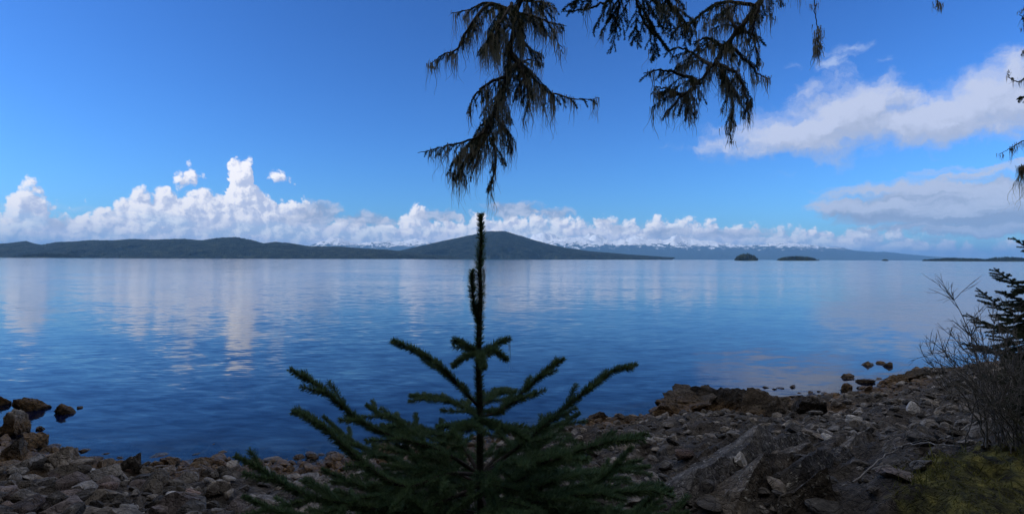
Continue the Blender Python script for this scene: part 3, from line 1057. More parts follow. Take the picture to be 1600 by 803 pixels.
# ---- stones: the 300 that show largest are parts of the shore, the rest one mass
cand = []
for _ in range(16000):
    y = rng.uniform(4.2, 26)
    x = y * rng.uniform(-0.98, 0.98)
    s = float(shore_y(x)) - y
    if s < -1.8 or s > 12 or moss_mask(x, y) > 0.5:
        continue
    left = x < -2.5
    sz = float(np.exp(rng.normal(math.log(0.085 if left else 0.062), 0.62)))
    sz = min(sz, 0.27 if left else 0.16)
    # keep stones out of the tilted ridges
    wgt = math.exp(-(((x - 3.7) / 1.5) ** 2 + ((y - 7.4) / 1.6) ** 2))
    if rng.random() < wgt * 1.7:
        continue
    if abs(x / y) < 0.92 and y > 5:
        cand.append((sz / y, x, y, sz))
cand.sort(reverse=True)
cells = {}
placed = []
for q, x, y, sz in cand:
    ok = True
    cx, cyy = int(x // 0.5), int(y // 0.5)
    for ii in (-1, 0, 1):
        for jj in (-1, 0, 1):
            for (x2, y2, s2) in cells.get((cx + ii, cyy + jj), ()):
                if (x - x2) ** 2 + (y - y2) ** 2 < (0.72 * (sz + s2)) ** 2:
                    ok = False
    if ok:
        cells.setdefault((cx, cyy), []).append((x, y, sz))
        placed.append((x, y, sz))
rest = MB()
V1, T1 = ICO[2]
small = [rock_verts(2, 8, 300 + k, 0.08, 2.0) for k in range(12)]
px_ = np.array([p[0] for p in placed])
py_ = np.array([p[1] for p in placed])
pz_ = ground_z(px_, py_)
for k, (x, y, sz) in enumerate(placed):
    z = float(pz_[k])
    eul = (rng.normal() * 0.25, rng.normal() * 0.25, rng.uniform(0, 6.28))
    sc = (sz * rng.uniform(0.9, 1.35), sz * rng.uniform(0.75, 1.0), sz * rng.uniform(0.4, 0.75))
    if k < 300:
        rr = rng.random()
        key = 'rock_pale' if rr < 0.06 else 'rock_red' if rr < (0.30 if x < -3 else 0.12) else 'rock'
        o = link('stone', rock_mesh(k % 16, key), None, shore, (x, y, z + sc[2] * 0.25))
        o.rotation_euler = eul
        o.scale = sc
    else:
        V, T = small[k % 12]
        mt = np.array((Matrix.Translation((x, y, z + sc[2] * 0.3)) @ Matrix.LocRotScale(None, __import__('mathutils').Euler(eul), Vector(sc))))
        rest.add(V @ mt[:3, :3].T + mt[:3, 3], T=T)
ro = rest.build('stones', M['rock'], shore)
ro['kind'] = 'stuff'


# ------------------------------------------------------------------ trees
def grow_twigs(main, wood, leaf, tw_len, spacing, nd, r_main, up=0.0, droop=0.0, start=0.15, sub=True, tip_bare=0.0, needle_main=True, spread=0.85, rec=None, bare=0.0):
    """side twigs left and right of a branch, with their needles; nd = (per metre, length, width)"""
    n = len(main)
    seg = np.linalg.norm(np.diff(main, axis=0), axis=1)
    cum = np.concatenate([[0], np.cumsum(seg)])
    tot = cum[-1]
    if needle_main:
        leaf.needles(main[int(n * start):], *nd)
    tg_all = np.gradient(main, axis=0)
    u = tot * start
    sdn = 1 if rng.random() < 0.5 else -1
    while u < tot * 0.94:
        p = np.array([np.interp(u, cum, main[:, k]) for k in range(3)])
        tg = np.array([np.interp(u, cum, tg_all[:, k]) for k in range(3)])
        tg /= np.linalg.norm(tg) + 1e-9
        lat = np.cross(tg, [0, 0, 1.0])
        if np.linalg.norm(lat) < 0.25:
            a = rng.uniform(0, 6.28)
            lat = np.array([math.cos(a), math.sin(a), 0])
        lat /= np.linalg.norm(lat)
        L = tw_len * (1 - 0.75 * (u / tot)) * rng.uniform(0.6, 1.15)
        L = max(L, tw_len * 0.18)
        dr = tg * (1 - 0.55 * spread + 0.1) + lat * sdn * spread + np.array([0, 0, up + rng.normal() * 0.12])
        dr /= np.linalg.norm(dr)
        k = 7
        tt = np.linspace(0, 1, k)[:, None]
        bend = tg * 0.25 * L * tt ** 2 + np.array([0, 0, -droop]) * L * tt ** 2
        tw = p + dr * L * tt + bend + rng.normal(size=(1, 3)) * 0.03 * L * tt ** 2
        wood.tube(tw, max(r_main * 0.45, 0.0011), 0.0008, 4)
        if rng.random() >= bare:
            leaf.needles(tw, *nd)
        if rec is not None:
            rec.append(tw)
        if sub and L > spacing * 2.2:
            grow_twigs(tw, wood, leaf, L * 0.5, spacing * 1.1, nd, r_main * 0.5, up, droop, 0.25, False, needle_main=False, rec=rec, bare=bare)
        sdn = -sdn
        u += spacing * rng.uniform(0.7, 1.3)


# ---- the young spruce in front
D0 = 2.25
root = P(752, 1130, D0)
stem_px = [(752, 900), (752, 803), (750, 720), (750, 640), (748, 580), (749, 500), (751, 460), (749.5, 420), (752, 375), (751, 334)]
gz0 = float(ground_z(root.x, D0))
young = empty('young_spruce', (root.x, D0, gz0))
tag(young, 'young green spruce with a tall single leader in front of the sea', 'tree')
OY = np.array([root.x, D0, gz0])
stem = [np.array([root.x + 0.01, D0 + 0.03, gz0 - 0.05]), np.array([root.x, D0 + 0.02, (gz0 + P(752, 900, D0).z) / 2])] + [np.array(P(a, b, D0)[:]) for a, b in stem_px]
stem = spline(stem, 60)
mb = MB()
mb.tube(stem, 0.021, 0.0045, 8)
trunk = mb.build('trunk', M['bark'], young, True, OY)
ND = (2300, 0.025, 0.0023)
lf = MB()
top = stem[stem[:, 2] > P(750, 730, D0).z]
lf.needles(top, 3800, 0.029, 0.0020, 56, r0=0.003)
lf.needles(top[-8:], 1500, 0.014, 0.0015, 30, r0=0.003)
lf.build('needles', M['needle'], trunk, False, OY)['kind'] = 'stuff'


def stem_at(py):
    z = P(750, py, D0).z
    k = int(np.argmin(np.abs(stem[:, 2] - z)))
    return stem[k]


BR = [  # base py on the stem, then pixel path with depth, twig length, twig spacing
    (505, [(741, 478, 2.25), (738, 450, 2.24), (738, 422, 2.24)], 0.0, 0.06),
    (548, [(730, 540, 2.2), (708, 531, 2.15)], 0.05, 0.05), (548, [(775, 538, 2.28), (796, 529, 2.3)], 0.05, 0.05),
    (546, [(772, 548, 2.16), (792, 562, 2.1)], 0.0, 0.05), (548, [(728, 556, 2.33), (708, 572, 2.4)], 0.04, 0.05), (550, [(752, 556, 2.1), (756, 574, 1.98)], 0.04, 0.05),
    (640, [(715, 600, 2.2), (685, 570, 2.15), (650, 548, 2.12), (612, 533, 2.1)], 0.11, 0.055),
    (650, [(785, 640, 2.28), (830, 600, 2.32), (855, 578, 2.34), (881, 560, 2.36)], 0.12, 0.05),
    (640, [(765, 620, 2.4), (785, 610, 2.6), (800, 612, 2.75)], 0.1, 0.06), (645, [(735, 640, 2.45), (690, 622, 2.6), (640, 618, 2.75)], 0.14, 0.05),
    (645, [(740, 660, 2.1), (715, 668, 1.95), (700, 685, 1.85)], 0.14, 0.05), (648, [(770, 665, 2.1), (800, 672, 1.98), (825, 690, 1.9)], 0.12, 0.05),
    (735, [(820, 690, 2.25), (880, 640, 2.28), (930, 598, 2.3), (962, 578, 2.3), (995, 569, 2.3)], 0.12, 0.06),
    (735, [(690, 705, 2.2), (610, 680, 2.15), (560, 655, 2.12), (500, 605, 2.1), (453, 577, 2.08)], 0.17, 0.06),
    (740, [(700, 740, 2.1), (640, 760, 1.95), (590, 740, 1.9), (530, 690, 1.88), (490, 655, 1.87), (457, 643, 1.86)], 0.15, 0.055),
    (738, [(715, 690, 2.4), (660, 670, 2.6), (600, 650, 2.75), (572, 632, 2.8)], 0.2, 0.055),
    (738, [(790, 700, 2.4), (830, 680, 2.6), (880, 660, 2.8), (905, 645, 2.85)], 0.2, 0.055),
    (742, [(790, 725, 2.1), (850, 722, 1.95), (920, 700, 1.9), (980, 684, 1.88), (1012, 678, 1.86)], 0.18, 0.055),
    (742, [(760, 760, 2.05), (775, 790, 1.85), (790, 830, 1.7)], 0.2, 0.06),
    (760, [(700, 780, 2.15), (640, 800, 2.1), (560, 790, 2.05), (470, 770, 2.02), (410, 735, 2.0), (368, 712, 2.0)], 0.2, 0.055),
    (770, [(690, 745, 2.45), (620, 720, 2.65), (550, 690, 2.8), (505, 650, 2.9)], 0.22, 0.055),
    (770, [(815, 755, 2.4), (880, 740, 2.6), (950, 735, 2.75), (1015, 728, 2.85)], 0.22, 0.055),
    (775, [(820, 785, 2.15), (890, 775, 2.05), (960, 770, 2.0), (1050, 765, 1.98)], 0.2, 0.055),
    (800, [(680, 815, 2.2), (600, 830, 2.2), (520, 815, 2.2), (440, 800, 2.2), (380, 775, 2.2)], 0.24, 0.055),
    (800, [(690, 800, 2.5), (600, 790, 2.75), (520, 775, 2.95), (470, 750, 3.05)], 0.26, 0.06),
    (800, [(810, 800, 2.5), (900, 795, 2.75), (990, 800, 2.9), (1040, 790, 3.0)], 0.26, 0.06),
    (810, [(830, 825, 2.15), (920, 830, 2.1), (1000, 815, 2.05), (1075, 800, 2.05)], 0.22, 0.055),
    (800, [(730, 830, 1.95), (700, 850, 1.75), (660, 870, 1.6)], 0.2, 0.06),
    (830, [(660, 850, 2.3), (560, 850, 2.35), (470, 830, 2.4), (390, 810, 2.45)], 0.26, 0.055),
    (830, [(840, 860, 2.3), (930, 860, 2.35), (1010, 850, 2.4), (1090, 830, 2.45)], 0.26, 0.055),
]
for k in range(18):
    a = k * 2.4 + rng.uniform(-0.3, 0.3)
    py0 = 752 + 6.5 * k
    b0 = stem_at(py0)
    L = rng.uniform(0.32, 0.78)
    dx, dy = math.cos(a), math.sin(a)
    BR.append((py0, [tuple(b0 + np.array([dx * L * f, dy * L * f, rng.uniform(0.02, 0.16) * f + 0.14 * f * f - 0.03])) for f in (0.4, 0.75, 1.0)], 0.2, 0.055))
for bpy_, path, tl, sp in BR:
    main = spline([stem_at(bpy_)] + [np.array(P(*q)[:]) if q[0] > 50 else np.array(q) for q in path], 26)
    wood, leaf = MB(), MB()
    L = np.linalg.norm(np.diff(main, axis=0), axis=1).sum()
    wood.tube(main, 0.0035 + 0.006 * min(L, 1), 0.0016, 5)
    if tl > 0:
        grow_twigs(main, wood, leaf, tl * 1.6, sp * 1.45, ND, 0.004, up=0.05, droop=0.05, start=0.18)
    else:
        leaf.needles(main, *ND)
    leaf.needles(main[int(len(main) * 0.12):], 2600, 0.029, 0.0023, 56)
    bo = wood.build('branch', M['bark'], young, True, OY)
    leaf.build('needles', M['needle'], bo, False, OY)['kind'] = 'stuff'
# a tuft of lichen caught on the leader
lb = MB()
pt = np.array(P(756, 425, D0 - 0.01)[:])
lb.strands(pt + rng.normal(size=(30, 3)) * [0.004, 0.004, 0.02], 0.03 + 0.04 * rng.random(30), 0.0012, 0.3)
pt = np.array(P(796, 535, D0)[:])
lb.strands(pt + rng.normal(size=(14, 3)) * [0.004, 0.004, 0.01], 0.05 + 0.07 * rng.random(14), 0.0009, 0.15)
lb.build('lichen', M['lichen'], young, False, OY)['kind'] = 'stuff'


# ---- old spruces: limbs reaching into the picture, hung with lichen
def old_limb(tree, origin, path, r0, tw_len, spacing, nd, lichen_n, lichen_len, droop=0.5, bare=0.3, start=0.1, needle_main=False, side_limbs=(), wob=0.02):
    main = spline(path, 44)
    r0 *= 0.75
    lichen_n *= 8
    spacing *= 0.62
    tw_len *= 1.25
    j = rng.normal(size=main.shape) * wob
    j[:2] = 0
    main = main + j * 0.3
    wood, leaf, lich = MB(), MB(), MB()
    rec = []
    wood.tube(main, r0, max(0.0025, r0 * 0.18), 6)
    rec.append(main[int(44 * max(start, 0.45)):])
    grow_twigs(main, wood, leaf, tw_len, spacing, nd, 0.005, up=-0.1, droop=droop, start=start, rec=rec, bare=bare, needle_main=needle_main)
    for sl, stl in side_limbs:
        sm = spline(sl, 26) + 0
        sm = sm + rng.normal(size=sm.shape) * wob * 0.2
        wood.tube(sm, r0 * 0.55, 0.0022, 5)
        rec.append(sm)
        grow_twigs(sm, wood, leaf, stl, spacing, nd, 0.004, up=-0.1, droop=droop, start=0.1, rec=rec, bare=bare, needle_main=needle_main)
    # lichen hangs in tufts
    if lichen_n:
        nt = max(3, lichen_n // 9)
        w8 = np.array([len(r_) and np.linalg.norm(np.diff(r_, axis=0), axis=1).sum() for r_ in rec])
        for _ in range(nt):
            r_ = rec[rng.choice(len(rec), p=w8 / w8.sum())]
            p = r_[rng.integers(1, len(r_))]
            k = int(rng.integers(5, 16))
            LL = lichen_len * 0.8 * min(1.9, math.exp(rng.normal() * 0.55))
            lich.strands(p + rng.normal(size=(k, 3)) * [0.016, 0.016, 0.012], LL * (0.25 + 0.9 * rng.random(k)), 0.0058, 0.20)
    lo = wood.build('limb', M['bark'], tree, True, origin)
    leaf.build('needles', M['needle_old'], lo, False, origin)['kind'] = 'stuff'
    if lichen_n:
        lich.build('lichen', M['lichen'], lo, False, origin)['kind'] = 'stuff'
    return lo


def old_trunk(x, y, r, h, name, label):
    z0 = float(ground_z(x, y)) - 0.1
    t = empty(name, (x, y, z0))
    tag(t, label, 'tree')
    pts = np.array([[x + 0.1 * math.sin(k * 0.9), y + 0.08 * math.cos(k * 1.3), z0 + h * k / 14] for k in range(15)])
    m_ = MB()
    m_.tube(pts, r, r * 0.25, 14)
    o = np.array([x, y, z0])
    m_.build('trunk', M['bark'], t, True, o)
    return t, o


NDO = (1300, 0.017, 0.0028)
DA = 4.4


def W(px, py, d):
    return np.array(P(px, py, d)[:])


overT, overO = old_trunk(2.6, -1.6, 0.30, 22, 'old_spruce', 'old spruce whose lichen-hung boughs hang into the top of the picture')
tA = np.array([2.45, -1.3, 8.6])
old_limb(overT, overO, [tA, W(1000, -330, 2.6), W(880, -120, 3.9), W(815, 0, DA), W(800, 60, DA), W(793, 110, DA), W(780, 160, DA - .05), W(760, 210, DA - .1), W(745, 250, DA - .1), W(735, 285, DA - .1)],
         0.036, 0.30, 0.075, NDO, 800, 0.19, start=0.52, droop=0.75, bare=0.1, side_limbs=[
        ([W(795, 20, DA), W(765, 8, DA - .1), W(735, 40, DA - .2), W(715, 75, DA - .25), W(690, 88, DA - .3), W(672, 100, DA - .3)], 0.14),
        ([W(798, 15, DA), W(760, 5, DA + .2), W(735, 15, DA + .3), W(705, 22, DA + .4)], 0.16),
        ([W(800, 20, DA), W(830, 25, DA - .1), W(860, 35, DA - .15), W(885, 42, DA - .2)], 0.2),
        ([W(797, 90, DA), W(830, 120, DA + .1), W(860, 145, DA + .2), W(900, 155, DA + .25), W(938, 154, DA + .3)], 0.19),
        ([W(793, 110, DA), W(820, 95, DA + .3), W(850, 100, DA + .4)], 0.16),
        ([W(790, 120, DA), W(765, 130, DA - .2), W(742, 150, DA - .3), W(728, 180, DA - .35)], 0.16),
        ([W(770, 190, DA), W(745, 215, DA - .15), W(700, 228, DA - .2), W(652, 240, DA - .25)], 0.15),
        ([W(765, 215, DA), W(775, 245, DA + .1), W(770, 280, DA + .1), W(765, 300, DA + .1)], 0.12),
        ([W(795, 40, DA), W(770, 60, DA + .2), W(750, 85, DA + .3)], 0.2), ([W(800, 5, DA), W(785, 30, DA - .3), W(770, 70, DA - .4)], 0.22), ([W(797, 80, DA), W(815, 110, DA - .2), W(825, 150, DA - .3), W(828, 175, DA - .3)], 0.2), ([W(785, 140, DA), W(775, 165, DA + .2), W(790, 195, DA + .3)], 0.2), ([W(815, 0, DA), W(850, 5, DA + .2), W(870, 15, DA + .3)], 0.2), ([W(775, 175, DA), W(750, 200, DA), W(735, 225, DA)], 0.18), ([W(760, 205, DA), W(735, 225, DA + .1), W(715, 250, DA + .15), W(708, 285, DA + .15)], 0.2), ([W(755, 225, DA), W(730, 245, DA - .1), W(722, 275, DA - .1)], 0.2), ([W(770, 180, DA), W(790, 205, DA + .1), W(800, 235, DA + .1)], 0.18), ([W(800, 50, DA), W(825, 75, DA + .1), W(845, 85, DA + .1)], 0.2)])
old_limb(overT, overO, [tA + [0, 0, .3], W(1000, -280, 2.8), W(880, -90, 4.2), W(845, 0, 4.5), W(862, 45, 4.5), W(880, 85, 4.5)], 0.02, 0.12, 0.1, NDO, 60, 0.12, start=0.75, bare=0.6)
DB = 4.0
old_limb(overT, overO, [tA + [0, .2, -.2], W(1330, -300, 2.6), W(1260, -120, 3.4), W(1190, 0, DB), W(1160, 40, DB), W(1130, 75, DB), W(1112, 105, DB), W(1090, 130, DB - .05), W(1065, 152, DB - .1), W(1038, 178, DB - .15)],
         0.036, 0.24, 0.075, NDO, 520, 0.13, start=0.6, droop=0.7, bare=0.1, side_limbs=[
        ([W(1180, 10, DB), W(1140, 2, DB + .1), W(1110, 12, DB + .2), W(1080, 35, DB + .25), W(1050, 45, DB + .3), W(1010, 40, DB + .35)], 0.2),
        ([W(1150, 45, DB), W(1135, 20, DB + .15), W(1125, 0, DB + .2)], 0.15), ([W(1110, 105, DB), W(1085, 85, DB + .2), W(1060, 75, DB + .3), W(1035, 85, DB + .35)], 0.22), ([W(1085, 132, DB), W(1075, 150, DB + .1), W(1080, 185, DB + .1)], 0.18), ([W(1130, 75, DB), W(1105, 60, DB - .2), W(1080, 70, DB - .3)], 0.2), ([W(1065, 150, DB), W(1045, 140, DB + .1), W(1020, 135, DB + .1)], 0.18),
        ([W(1090, 130, DB), W(1060, 115, DB - .1), W(1030, 110, DB - .15), W(1005, 115, DB - .2)], 0.18),
        ([W(1120, 95, DB), W(1135, 125, DB), W(1145, 160, DB + .05), W(1140, 200, DB + .05), W(1143, 222, DB + .05)], 0.14),
        ([W(1140, 70, DB), W(1165, 95, DB + .1), W(1185, 115, DB + .1), W(1203, 125, DB + .1)], 0.14),
        ([W(1190, 0, DB), W(1180, 30, DB - .1), W(1172, 60, DB - .1), W(1165, 65, DB - .1)], 0.10),
        ([W(1150, 50, DB), W(1175, 55, DB + .1), W(1183, 85, DB + .1), W(1182, 110, DB + .1)], 0.14),
        ([W(1120, 100, DB), W(1150, 115, DB - .2), W(1165, 150, DB - .2), W(1168, 180, DB - .2)], 0.16)])
NDF = (1100, 0.019, 0.003)
old_limb(overT, overO, [tA + [0, .1, .1], W(1150, -330, 2.6), W(1040, -150, 3.6), W(985, -50, 4.1), W(960, -8, 4.2), W(930, 10, 4.2), W(885, 18, 4.2)], 0.03, 0.36, 0.06, NDF, 90, 0.16, start=0.55, droop=0.45, bare=0.0, needle_main=True,
         side_limbs=[([W(985, -30, 4.1), W(1000, 20, 4.15), W(1020, 55, 4.2), W(1030, 85, 4.2)], 0.3), ([W(1000, -40, 4.1), W(1040, 0, 4.1), W(1065, 30, 4.1), W(1075, 55, 4.1)], 0.28),
                     ([W(970, -20, 4.2), W(965, 20, 4.25), W(960, 40, 4.3)], 0.24), ([W(1000, -30, 4.3), W(1020, 0, 4.35), W(1050, 20, 4.4)], 0.25), ([W(950, -30, 4.0), W(910, -5, 3.95), W(890, 8, 3.9)], 0.22)])
old_limb(overT, overO, [tA + [0, .3, .2], W(1380, -300, 2.8), W(1310, -120, 3.6), W(1277, -20, 4.1), W(1275, 30, 4.1), W(1278, 80, 4.1)], 0.010, 0.05, 0.12, NDO, 70, 0.09, start=0.8, bare=0.8)
old_limb(overT, overO, [tA + [0.1, .3, .3], W(1560, -320, 2.8), W(1500, -130, 3.6), W(1468, -30, 4.1), W(1466, 2, 4.1), W(1464, 8, 4.1)], 0.010, 0.05, 0.12, NDO, 30, 0.05, start=0.85, bare=0.8)

# the spruce just outside the right edge
sideT, sideO = old_trunk(7.6, 6.2, 0.22, 16, 'old_spruce', 'old spruce at the right edge with bare lichen-tipped twigs before the clouds')


def trunk_pt(z):
    return np.array([7.55, 6.2, z])


DS = 6.2
old_limb(sideT, sideO, [trunk_pt(6.4), W(1640, 118, DS), W(1605, 122, DS), W(1588, 128, DS), W(1577, 120, DS), W(1576, 108, DS)], 0.014, 0.10, 0.12, NDO, 40, 0.08, bare=0.7)
old_limb(sideT, sideO, [trunk_pt(5.7), W(1640, 225, DS), W(1605, 219, DS), W(1585, 228, DS), W(1562, 242, DS)], 0.013, 0.07, 0.14, NDO, 50, 0.11, bare=0.8)
old_limb(sideT, sideO, [trunk_pt(6.2), W(1640, 165, DS), W(1610, 152, DS), W(1595, 152, DS), W(1592, 160, DS)], 0.012, 0.16, 0.05, NDF, 10, 0.08, bare=0.0, needle_main=True)
old_limb(sideT, sideO, [trunk_pt(7.2), W(1640, -10, DS), W(1605, 20, DS), W(1598, 30, DS), W(1592, 18, DS)], 0.012, 0.2, 0.09, NDO, 50, 0.14, bare=0.4)
old_limb(sideT, sideO, [trunk_pt(5.5), W(1640, 262, DS), W(1610, 258, DS), W(1594, 262, DS)], 0.012, 0.06, 0.14, NDO, 150, 0.30, bare=0.8)
old_limb(sideT, sideO, [trunk_pt(7.0), W(1660, 60, DS + .4), W(1625, 60, DS + .5), W(1606, 70, DS + .5)], 0.016, 0.3, 0.09, NDO, 90, 0.2, bare=0.2)

# small spruce on the right bank
DR = 7.4
bx = W(1632, 600, DR)
gzr = float(ground_z(bx[0], DR))
small_sp = empty('small_spruce', (bx[0], DR, gzr))
tag(small_sp, 'small dark spruce at the right edge above the bare shrub', 'tree')
OS = np.array([bx[0], DR, gzr])
st = spline([[bx[0], DR, gzr - 0.05], W(1634, 500, DR), W(1632, 420, DR), W(1630, 320, DR), W(1628, 250, DR)], 40)
m_ = MB()
m_.tube(st, 0.045, 0.006, 8)
m_.build('trunk', M['bark'], small_sp, True, OS)
NDS = (1700, 0.021, 0.0036)
for bz, path, tl in [
    (400, [(1610, 390, 7.4), (1595, 380, 7.4), (1583, 371, 7.4)], 0.16), (430, [(1605, 450, 7.4), (1575, 435, 7.35), (1553, 419, 7.3)], 0.26),
    (470, [(1605, 495, 7.3), (1570, 485, 7.2), (1545, 465, 7.15), (1526, 450, 7.1)], 0.30), (500, [(1605, 515, 7.2), (1570, 515, 7.1), (1540, 505, 7.0), (1510, 490, 6.95)], 0.3),
    (440, [(1610, 440, 7.8), (1585, 440, 8.1)], 0.25), (520, [(1600, 545, 7.3), (1570, 550, 7.2), (1535, 545, 7.1), (1515, 535, 7.0)], 0.34),
    (560, [(1600, 585, 7.4), (1570, 590, 7.3), (1545, 590, 7.2)], 0.34), (540, [(1605, 560, 7.8), (1580, 560, 8.2), (1560, 550, 8.4)], 0.3),
    (600, [(1600, 625, 7.4), (1570, 630, 7.3), (1550, 635, 7.2)], 0.34), (480, [(1605, 480, 7.9), (1580, 475, 8.2), (1565, 470, 8.3)], 0.3),
    (570, [(1610, 600, 6.9), (1585, 610, 6.6)], 0.3), (500, [(1612, 520, 6.9), (1590, 530, 6.6)], 0.3), (380, [(1650, 380, 7.4), (1670, 370, 7.4)], 0.2), (450, [(1660, 460, 7.4), (1690, 440, 7.4)], 0.3),
    (350, [(1615, 345, 7.5), (1606, 335, 7.5)], 0.1), (450, [(1608, 455, 7.0), (1588, 450, 6.8)], 0.26), (510, [(1600, 500, 7.9), (1572, 498, 8.2), (1556, 490, 8.3)], 0.34), (545, [(1600, 575, 6.9), (1572, 585, 6.7)], 0.36), (590, [(1602, 610, 7.9), (1576, 608, 8.1), (1560, 600, 8.2)], 0.34), (620, [(1605, 645, 7.2), (1580, 655, 7.1)], 0.34), (470, [(1600, 470, 7.5), (1580, 462, 7.5), (1566, 455, 7.5)], 0.28), (530, [(1608, 535, 7.4), (1585, 535, 7.5), (1560, 525, 7.5)], 0.36), (540, [(1660, 550, 7.4), (1700, 530, 7.4)], 0.3)]:
    zb = P(1630, bz, DR).z
    b0 = st[int(np.argmin(np.abs(st[:, 2] - zb)))]
    main = spline([b0] + [W(*q) for q in path], 22)
    wood, leaf = MB(), MB()
    wood.tube(main, 0.010, 0.003, 5)
    grow_twigs(main, wood, leaf, tl * 1.2, 0.045, NDS, 0.005, up=0.0, droop=0.15, start=0.12)
    bo = wood.build('branch', M['bark'], small_sp, True, OS)
    leaf.build('needles', M['needle_old'], bo, False, OS)['kind'] = 'stuff'

# bare shrub on the bank
shp = hit(1572, 694)
shrub = empty('bare_shrub', (shp.x, shp.y, shp.z))
tag(shrub, 'leafless grey shrub with fine spreading twigs on the right bank', 'shrub')
OB = np.array(shp[:])


def shrub_twigs(mb, p, d, L, r, depth):
    k = max(5, int(L / 0.05))
    pts = [p]
    dd = d / np.linalg.norm(d)
    for _ in range(k):
        dd = dd + rng.normal(size=3) * 0.10 + np.array([0, 0, 0.03])
        dd /= np.linalg.norm(dd)
        pts.append(pts[-1] + dd * L / k)
    pts = np.array(pts)
    mb.tube(pts, r, r * 0.45, 4)
    if depth > 0:
        for _ in range(int(rng.integers(3, 6))):
            j = int(rng.integers(int(k * 0.3), k))
            t = pts[j] - pts[j - 1]
            t = t / np.linalg.norm(t) + rng.normal(size=3) * 0.55
            shrub_twigs(mb, pts[j], t, L * rng.uniform(0.3, 0.6), r * 0.55, depth - 1)


for k, (tx, ty, dd) in enumerate([(1488, 455, 6.4), (1440, 560, 6.2), (1455, 530, 6.0), (1480, 510, 6.8), (1500, 545, 6.0), (1520, 490, 6.9), (1540, 540, 5.9), (1465, 590, 5.9), (1550, 470, 7.0), (1575, 520, 6.0),
                                   (1595, 540, 6.3), (1500, 600, 5.7), (1530, 600, 5.7), (1448, 545, 6.9), (1560, 560, 5.6), (1590, 600, 5.5), (1470, 620, 6.3), (1510, 520, 6.4), (1450, 575, 6.6), (1475, 555, 5.7), (1490, 580, 6.8), (1525, 555, 6.6), (1545, 590, 5.5), (1580, 480, 6.6), (1500, 500, 5.9), (1460, 605, 5.6), (1535, 630, 5.4), (1515, 575, 7.0), (1560, 510, 6.9), (1585, 560, 7.2)]):
    b0 = OB + np.array([rng.normal() * 0.12, rng.normal() * 0.12, -0.03])
    tip = W(tx, ty, shp.y + (dd - 6.2) * 0.7)
    L = np.linalg.norm(tip - b0)
    m_ = MB()
    mid = (b0 + tip) / 2 + np.array([rng.normal() * .05 + 0.06, 0, 0.10])
    pts = spline([b0, mid, tip], 16) + rng.normal(size=(16, 3)) * 0.008
    m_.tube(pts, (0.013, 0.010, 0.009, 0.009)[k] if k < 4 else 0.0065, 0.0018, 5)
    for _ in range(17):
        j = int(rng.integers(4, 15))
        t = pts[j] - pts[j - 1]
        t = t / np.linalg.norm(t) + rng.normal(size=3) * 0.5
        shrub_twigs(m_, pts[j], t, L * rng.uniform(0.08, 0.22), 0.0036, 1)
    m_.build('stem', M['twig'], shrub, True, OB)

# driftwood and dead twigs on the bank
for k, (p0, p1, r, lb) in enumerate([((1395, 708), (1500, 707), 0.012, 'thin dead branch lying across the bank below the shrub'), ((1335, 760), (1440, 690), 0.010, 'thin dead stick slanting over the stones left of the moss'),
                                     ((1480, 690), (1560, 655), 0.014, 'dark dead branch leaning at the foot of the bare shrub')]):
    a, b = np.array(hit(*p0)[:]), np.array(hit(*p1)[:])
    n = 18
    pts = spline([a + [0, 0, .05], (a + b) / 2 + [0.03, 0.05, .09], b + [0, 0, .05]], n) + rng.normal(size=(n, 3)) * 0.008
    m_ = MB()
    m_.tube(pts, r, r * 0.4, 6)
    for _ in range(7):
        j = int(rng.integers(3, n - 1))
        shrub_twigs(m_, pts[j], pts[j] - pts[j - 1] + rng.normal(size=3) * 0.04, rng.uniform(0.12, 0.3), r * 0.4, 1)
    o = m_.build('dead_branch', M['twig'], None, True, a)
    o.location = a
    tag(o, lb, 'branch')

# moss and low plants on the bank
m_ = MB()
n = 60000
yy = rng.uniform(2.6, 7.6, n)
xx = rng.uniform(1.6, 8.5, n)
mk = moss_mask(xx, yy) + 0.45 * fbm(xx * 2.2, yy * 2.2, 4.4, 3)
keep = mk > 0.52
xx, yy = xx[keep], yy[keep]
zz = ground_z(xx, yy)
n = len(xx)
base_ = np.stack([xx, yy, zz - 0.01], 1)
tall = np.clip(0.015 + 0.05 * (vnoise(xx * 3, yy * 3, 8.1) + 0.3), 0.014, 0.08) * (0.5 + rng.random(n))
tall = np.where(rng.random(n) < 0.06, tall + 0.05 + 0.08 * rng.random(n), tall)
dv = rng.normal(size=(n, 3)) * [0.8, 0.8, 0] + [0, 0, 1]
dv /= np.linalg.norm(dv, axis=1, keepdims=True)
sv = np.cross(dv, rng.normal(size=(n, 3)))
sv /= np.linalg.norm(sv, axis=1, keepdims=True)
wv = 0.003 + 0.003 * rng.random((n, 1))
tp = base_ + dv * tall[:, None]
V = np.stack([base_ - sv * wv * .5, base_ + sv * wv * .5, base_ + dv * tall[:, None] * .55 + sv * wv, tp, base_ + dv * tall[:, None] * .55 - sv * wv], 1).reshape(-1, 3)
b = np.arange(n)[:, None] * 5
m_.add(V, T=b + [4, 2, 3], Q=b + [0, 1, 2, 4])
o = m_.build('moss', M['moss'])
tag(o, 'yellow-green moss and low plants on the bank at the lower right', 'moss', kind='stuff')

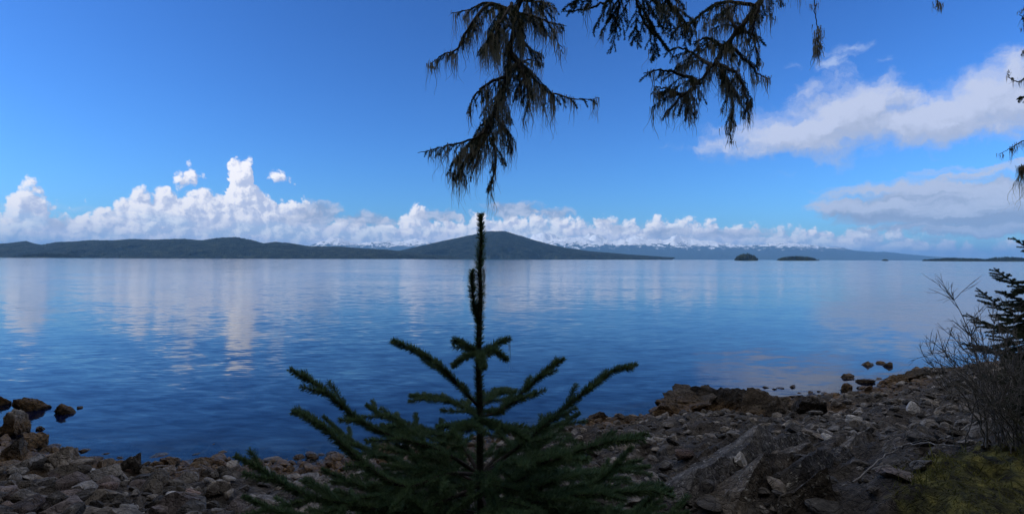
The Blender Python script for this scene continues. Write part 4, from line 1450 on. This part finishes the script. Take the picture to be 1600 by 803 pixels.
# ------------------------------------------------------------------ the forest behind the viewpoint and on the added headland, which shades the shore
fm, tm = MB(), MB()
spots = []
for _ in range(6000):
    x, y = rng.uniform(-85, 62), rng.uniform(-34, 34)
    if shore_y(x) - y < 3 or (y > -4 and abs(x) < 1.12 * y + 9) or (y > -4 and x > 0 and y > 2):
        continue
    gap = 4.1 if x < -13 else 7.5      # thinned right behind the viewpoint to let more sky light onto the foreground
    if all((x - a) ** 2 + (y - b) ** 2 > gap ** 2 for a, b in spots):
        spots.append((x, y))
for k, (x, y) in enumerate(spots):
    z0 = float(ground_z(x, y, False))
    h = rng.uniform(26, 35)
    tm.tube([[x, y, z0 - .3], [x, y, z0 + h * .5], [x, y, z0 + h]], 0.4, 0.05, 7)
    n = 600
    t = rng.random(n) ** 1.25
    zc = z0 + 1.6 + (h - 1.6) * t
    rad = (1 - t) * h * 0.13 + 0.5
    a = rng.random(n) * 6.283
    rr = rad * np.sqrt(rng.random(n)) * 1.0
    c = np.stack([x + rr * np.cos(a), y + rr * np.sin(a), zc - 0.25 * rr], 1)
    e1 = np.stack([np.cos(a), np.sin(a), np.full(n, -0.45)], 1) * rng.uniform(0.5, 1.1, n)[:, None]
    e2 = np.stack([-np.sin(a), np.cos(a), rng.normal(size=n) * 0.3], 1) * rng.uniform(0.25, 0.55, n)[:, None]
    V = np.stack([c - e1, c + e2, c + e1, c - e2], 1).reshape(-1, 3)
    fm.add(V, Q=np.arange(n)[:, None] * 4 + [0, 1, 2, 3])
forest = empty('forest', (0, -10, 4))
tag(forest, 'dark conifer forest behind the viewpoint and on the added left headland', 'forest', kind='stuff')
fo = fm.build('foliage', M['forest'], forest, False, (0, -10, 4))
fo['kind'] = 'stuff'
to = tm.build('trunks', M['bark'], forest, True, (0, -10, 4))
to['kind'] = 'stuff'

# ------------------------------------------------------------------ haze over the water
hz_me = mesh_np('haze', [(x, y, z) for z in (-6.0, 1250.0) for y in (-3000.0, 80000.0) for x in (-75000.0, 75000.0)],
                Q=[(0, 2, 3, 1), (4, 5, 7, 6), (0, 1, 5, 4), (2, 6, 7, 3), (0, 4, 6, 2), (1, 3, 7, 5)])
hm = bpy.data.materials.new('haze')
hm.use_nodes = True
ht = NT(hm.node_tree)
ht.n.clear()
ho = ht.new('ShaderNodeOutputMaterial')
hv = ht.new('ShaderNodeVolumePrincipled')
hv.inputs['Color'].default_value = rgb(0.24, 0.54, 1.0)
hv.inputs['Density'].default_value = 3.1e-5
ht.l.new(hv.outputs[0], ho.inputs['Volume'])
haze = link('haze', hz_me, hm)
tag(haze, 'thin blue haze over the water and far hills', 'haze', kind='stuff')
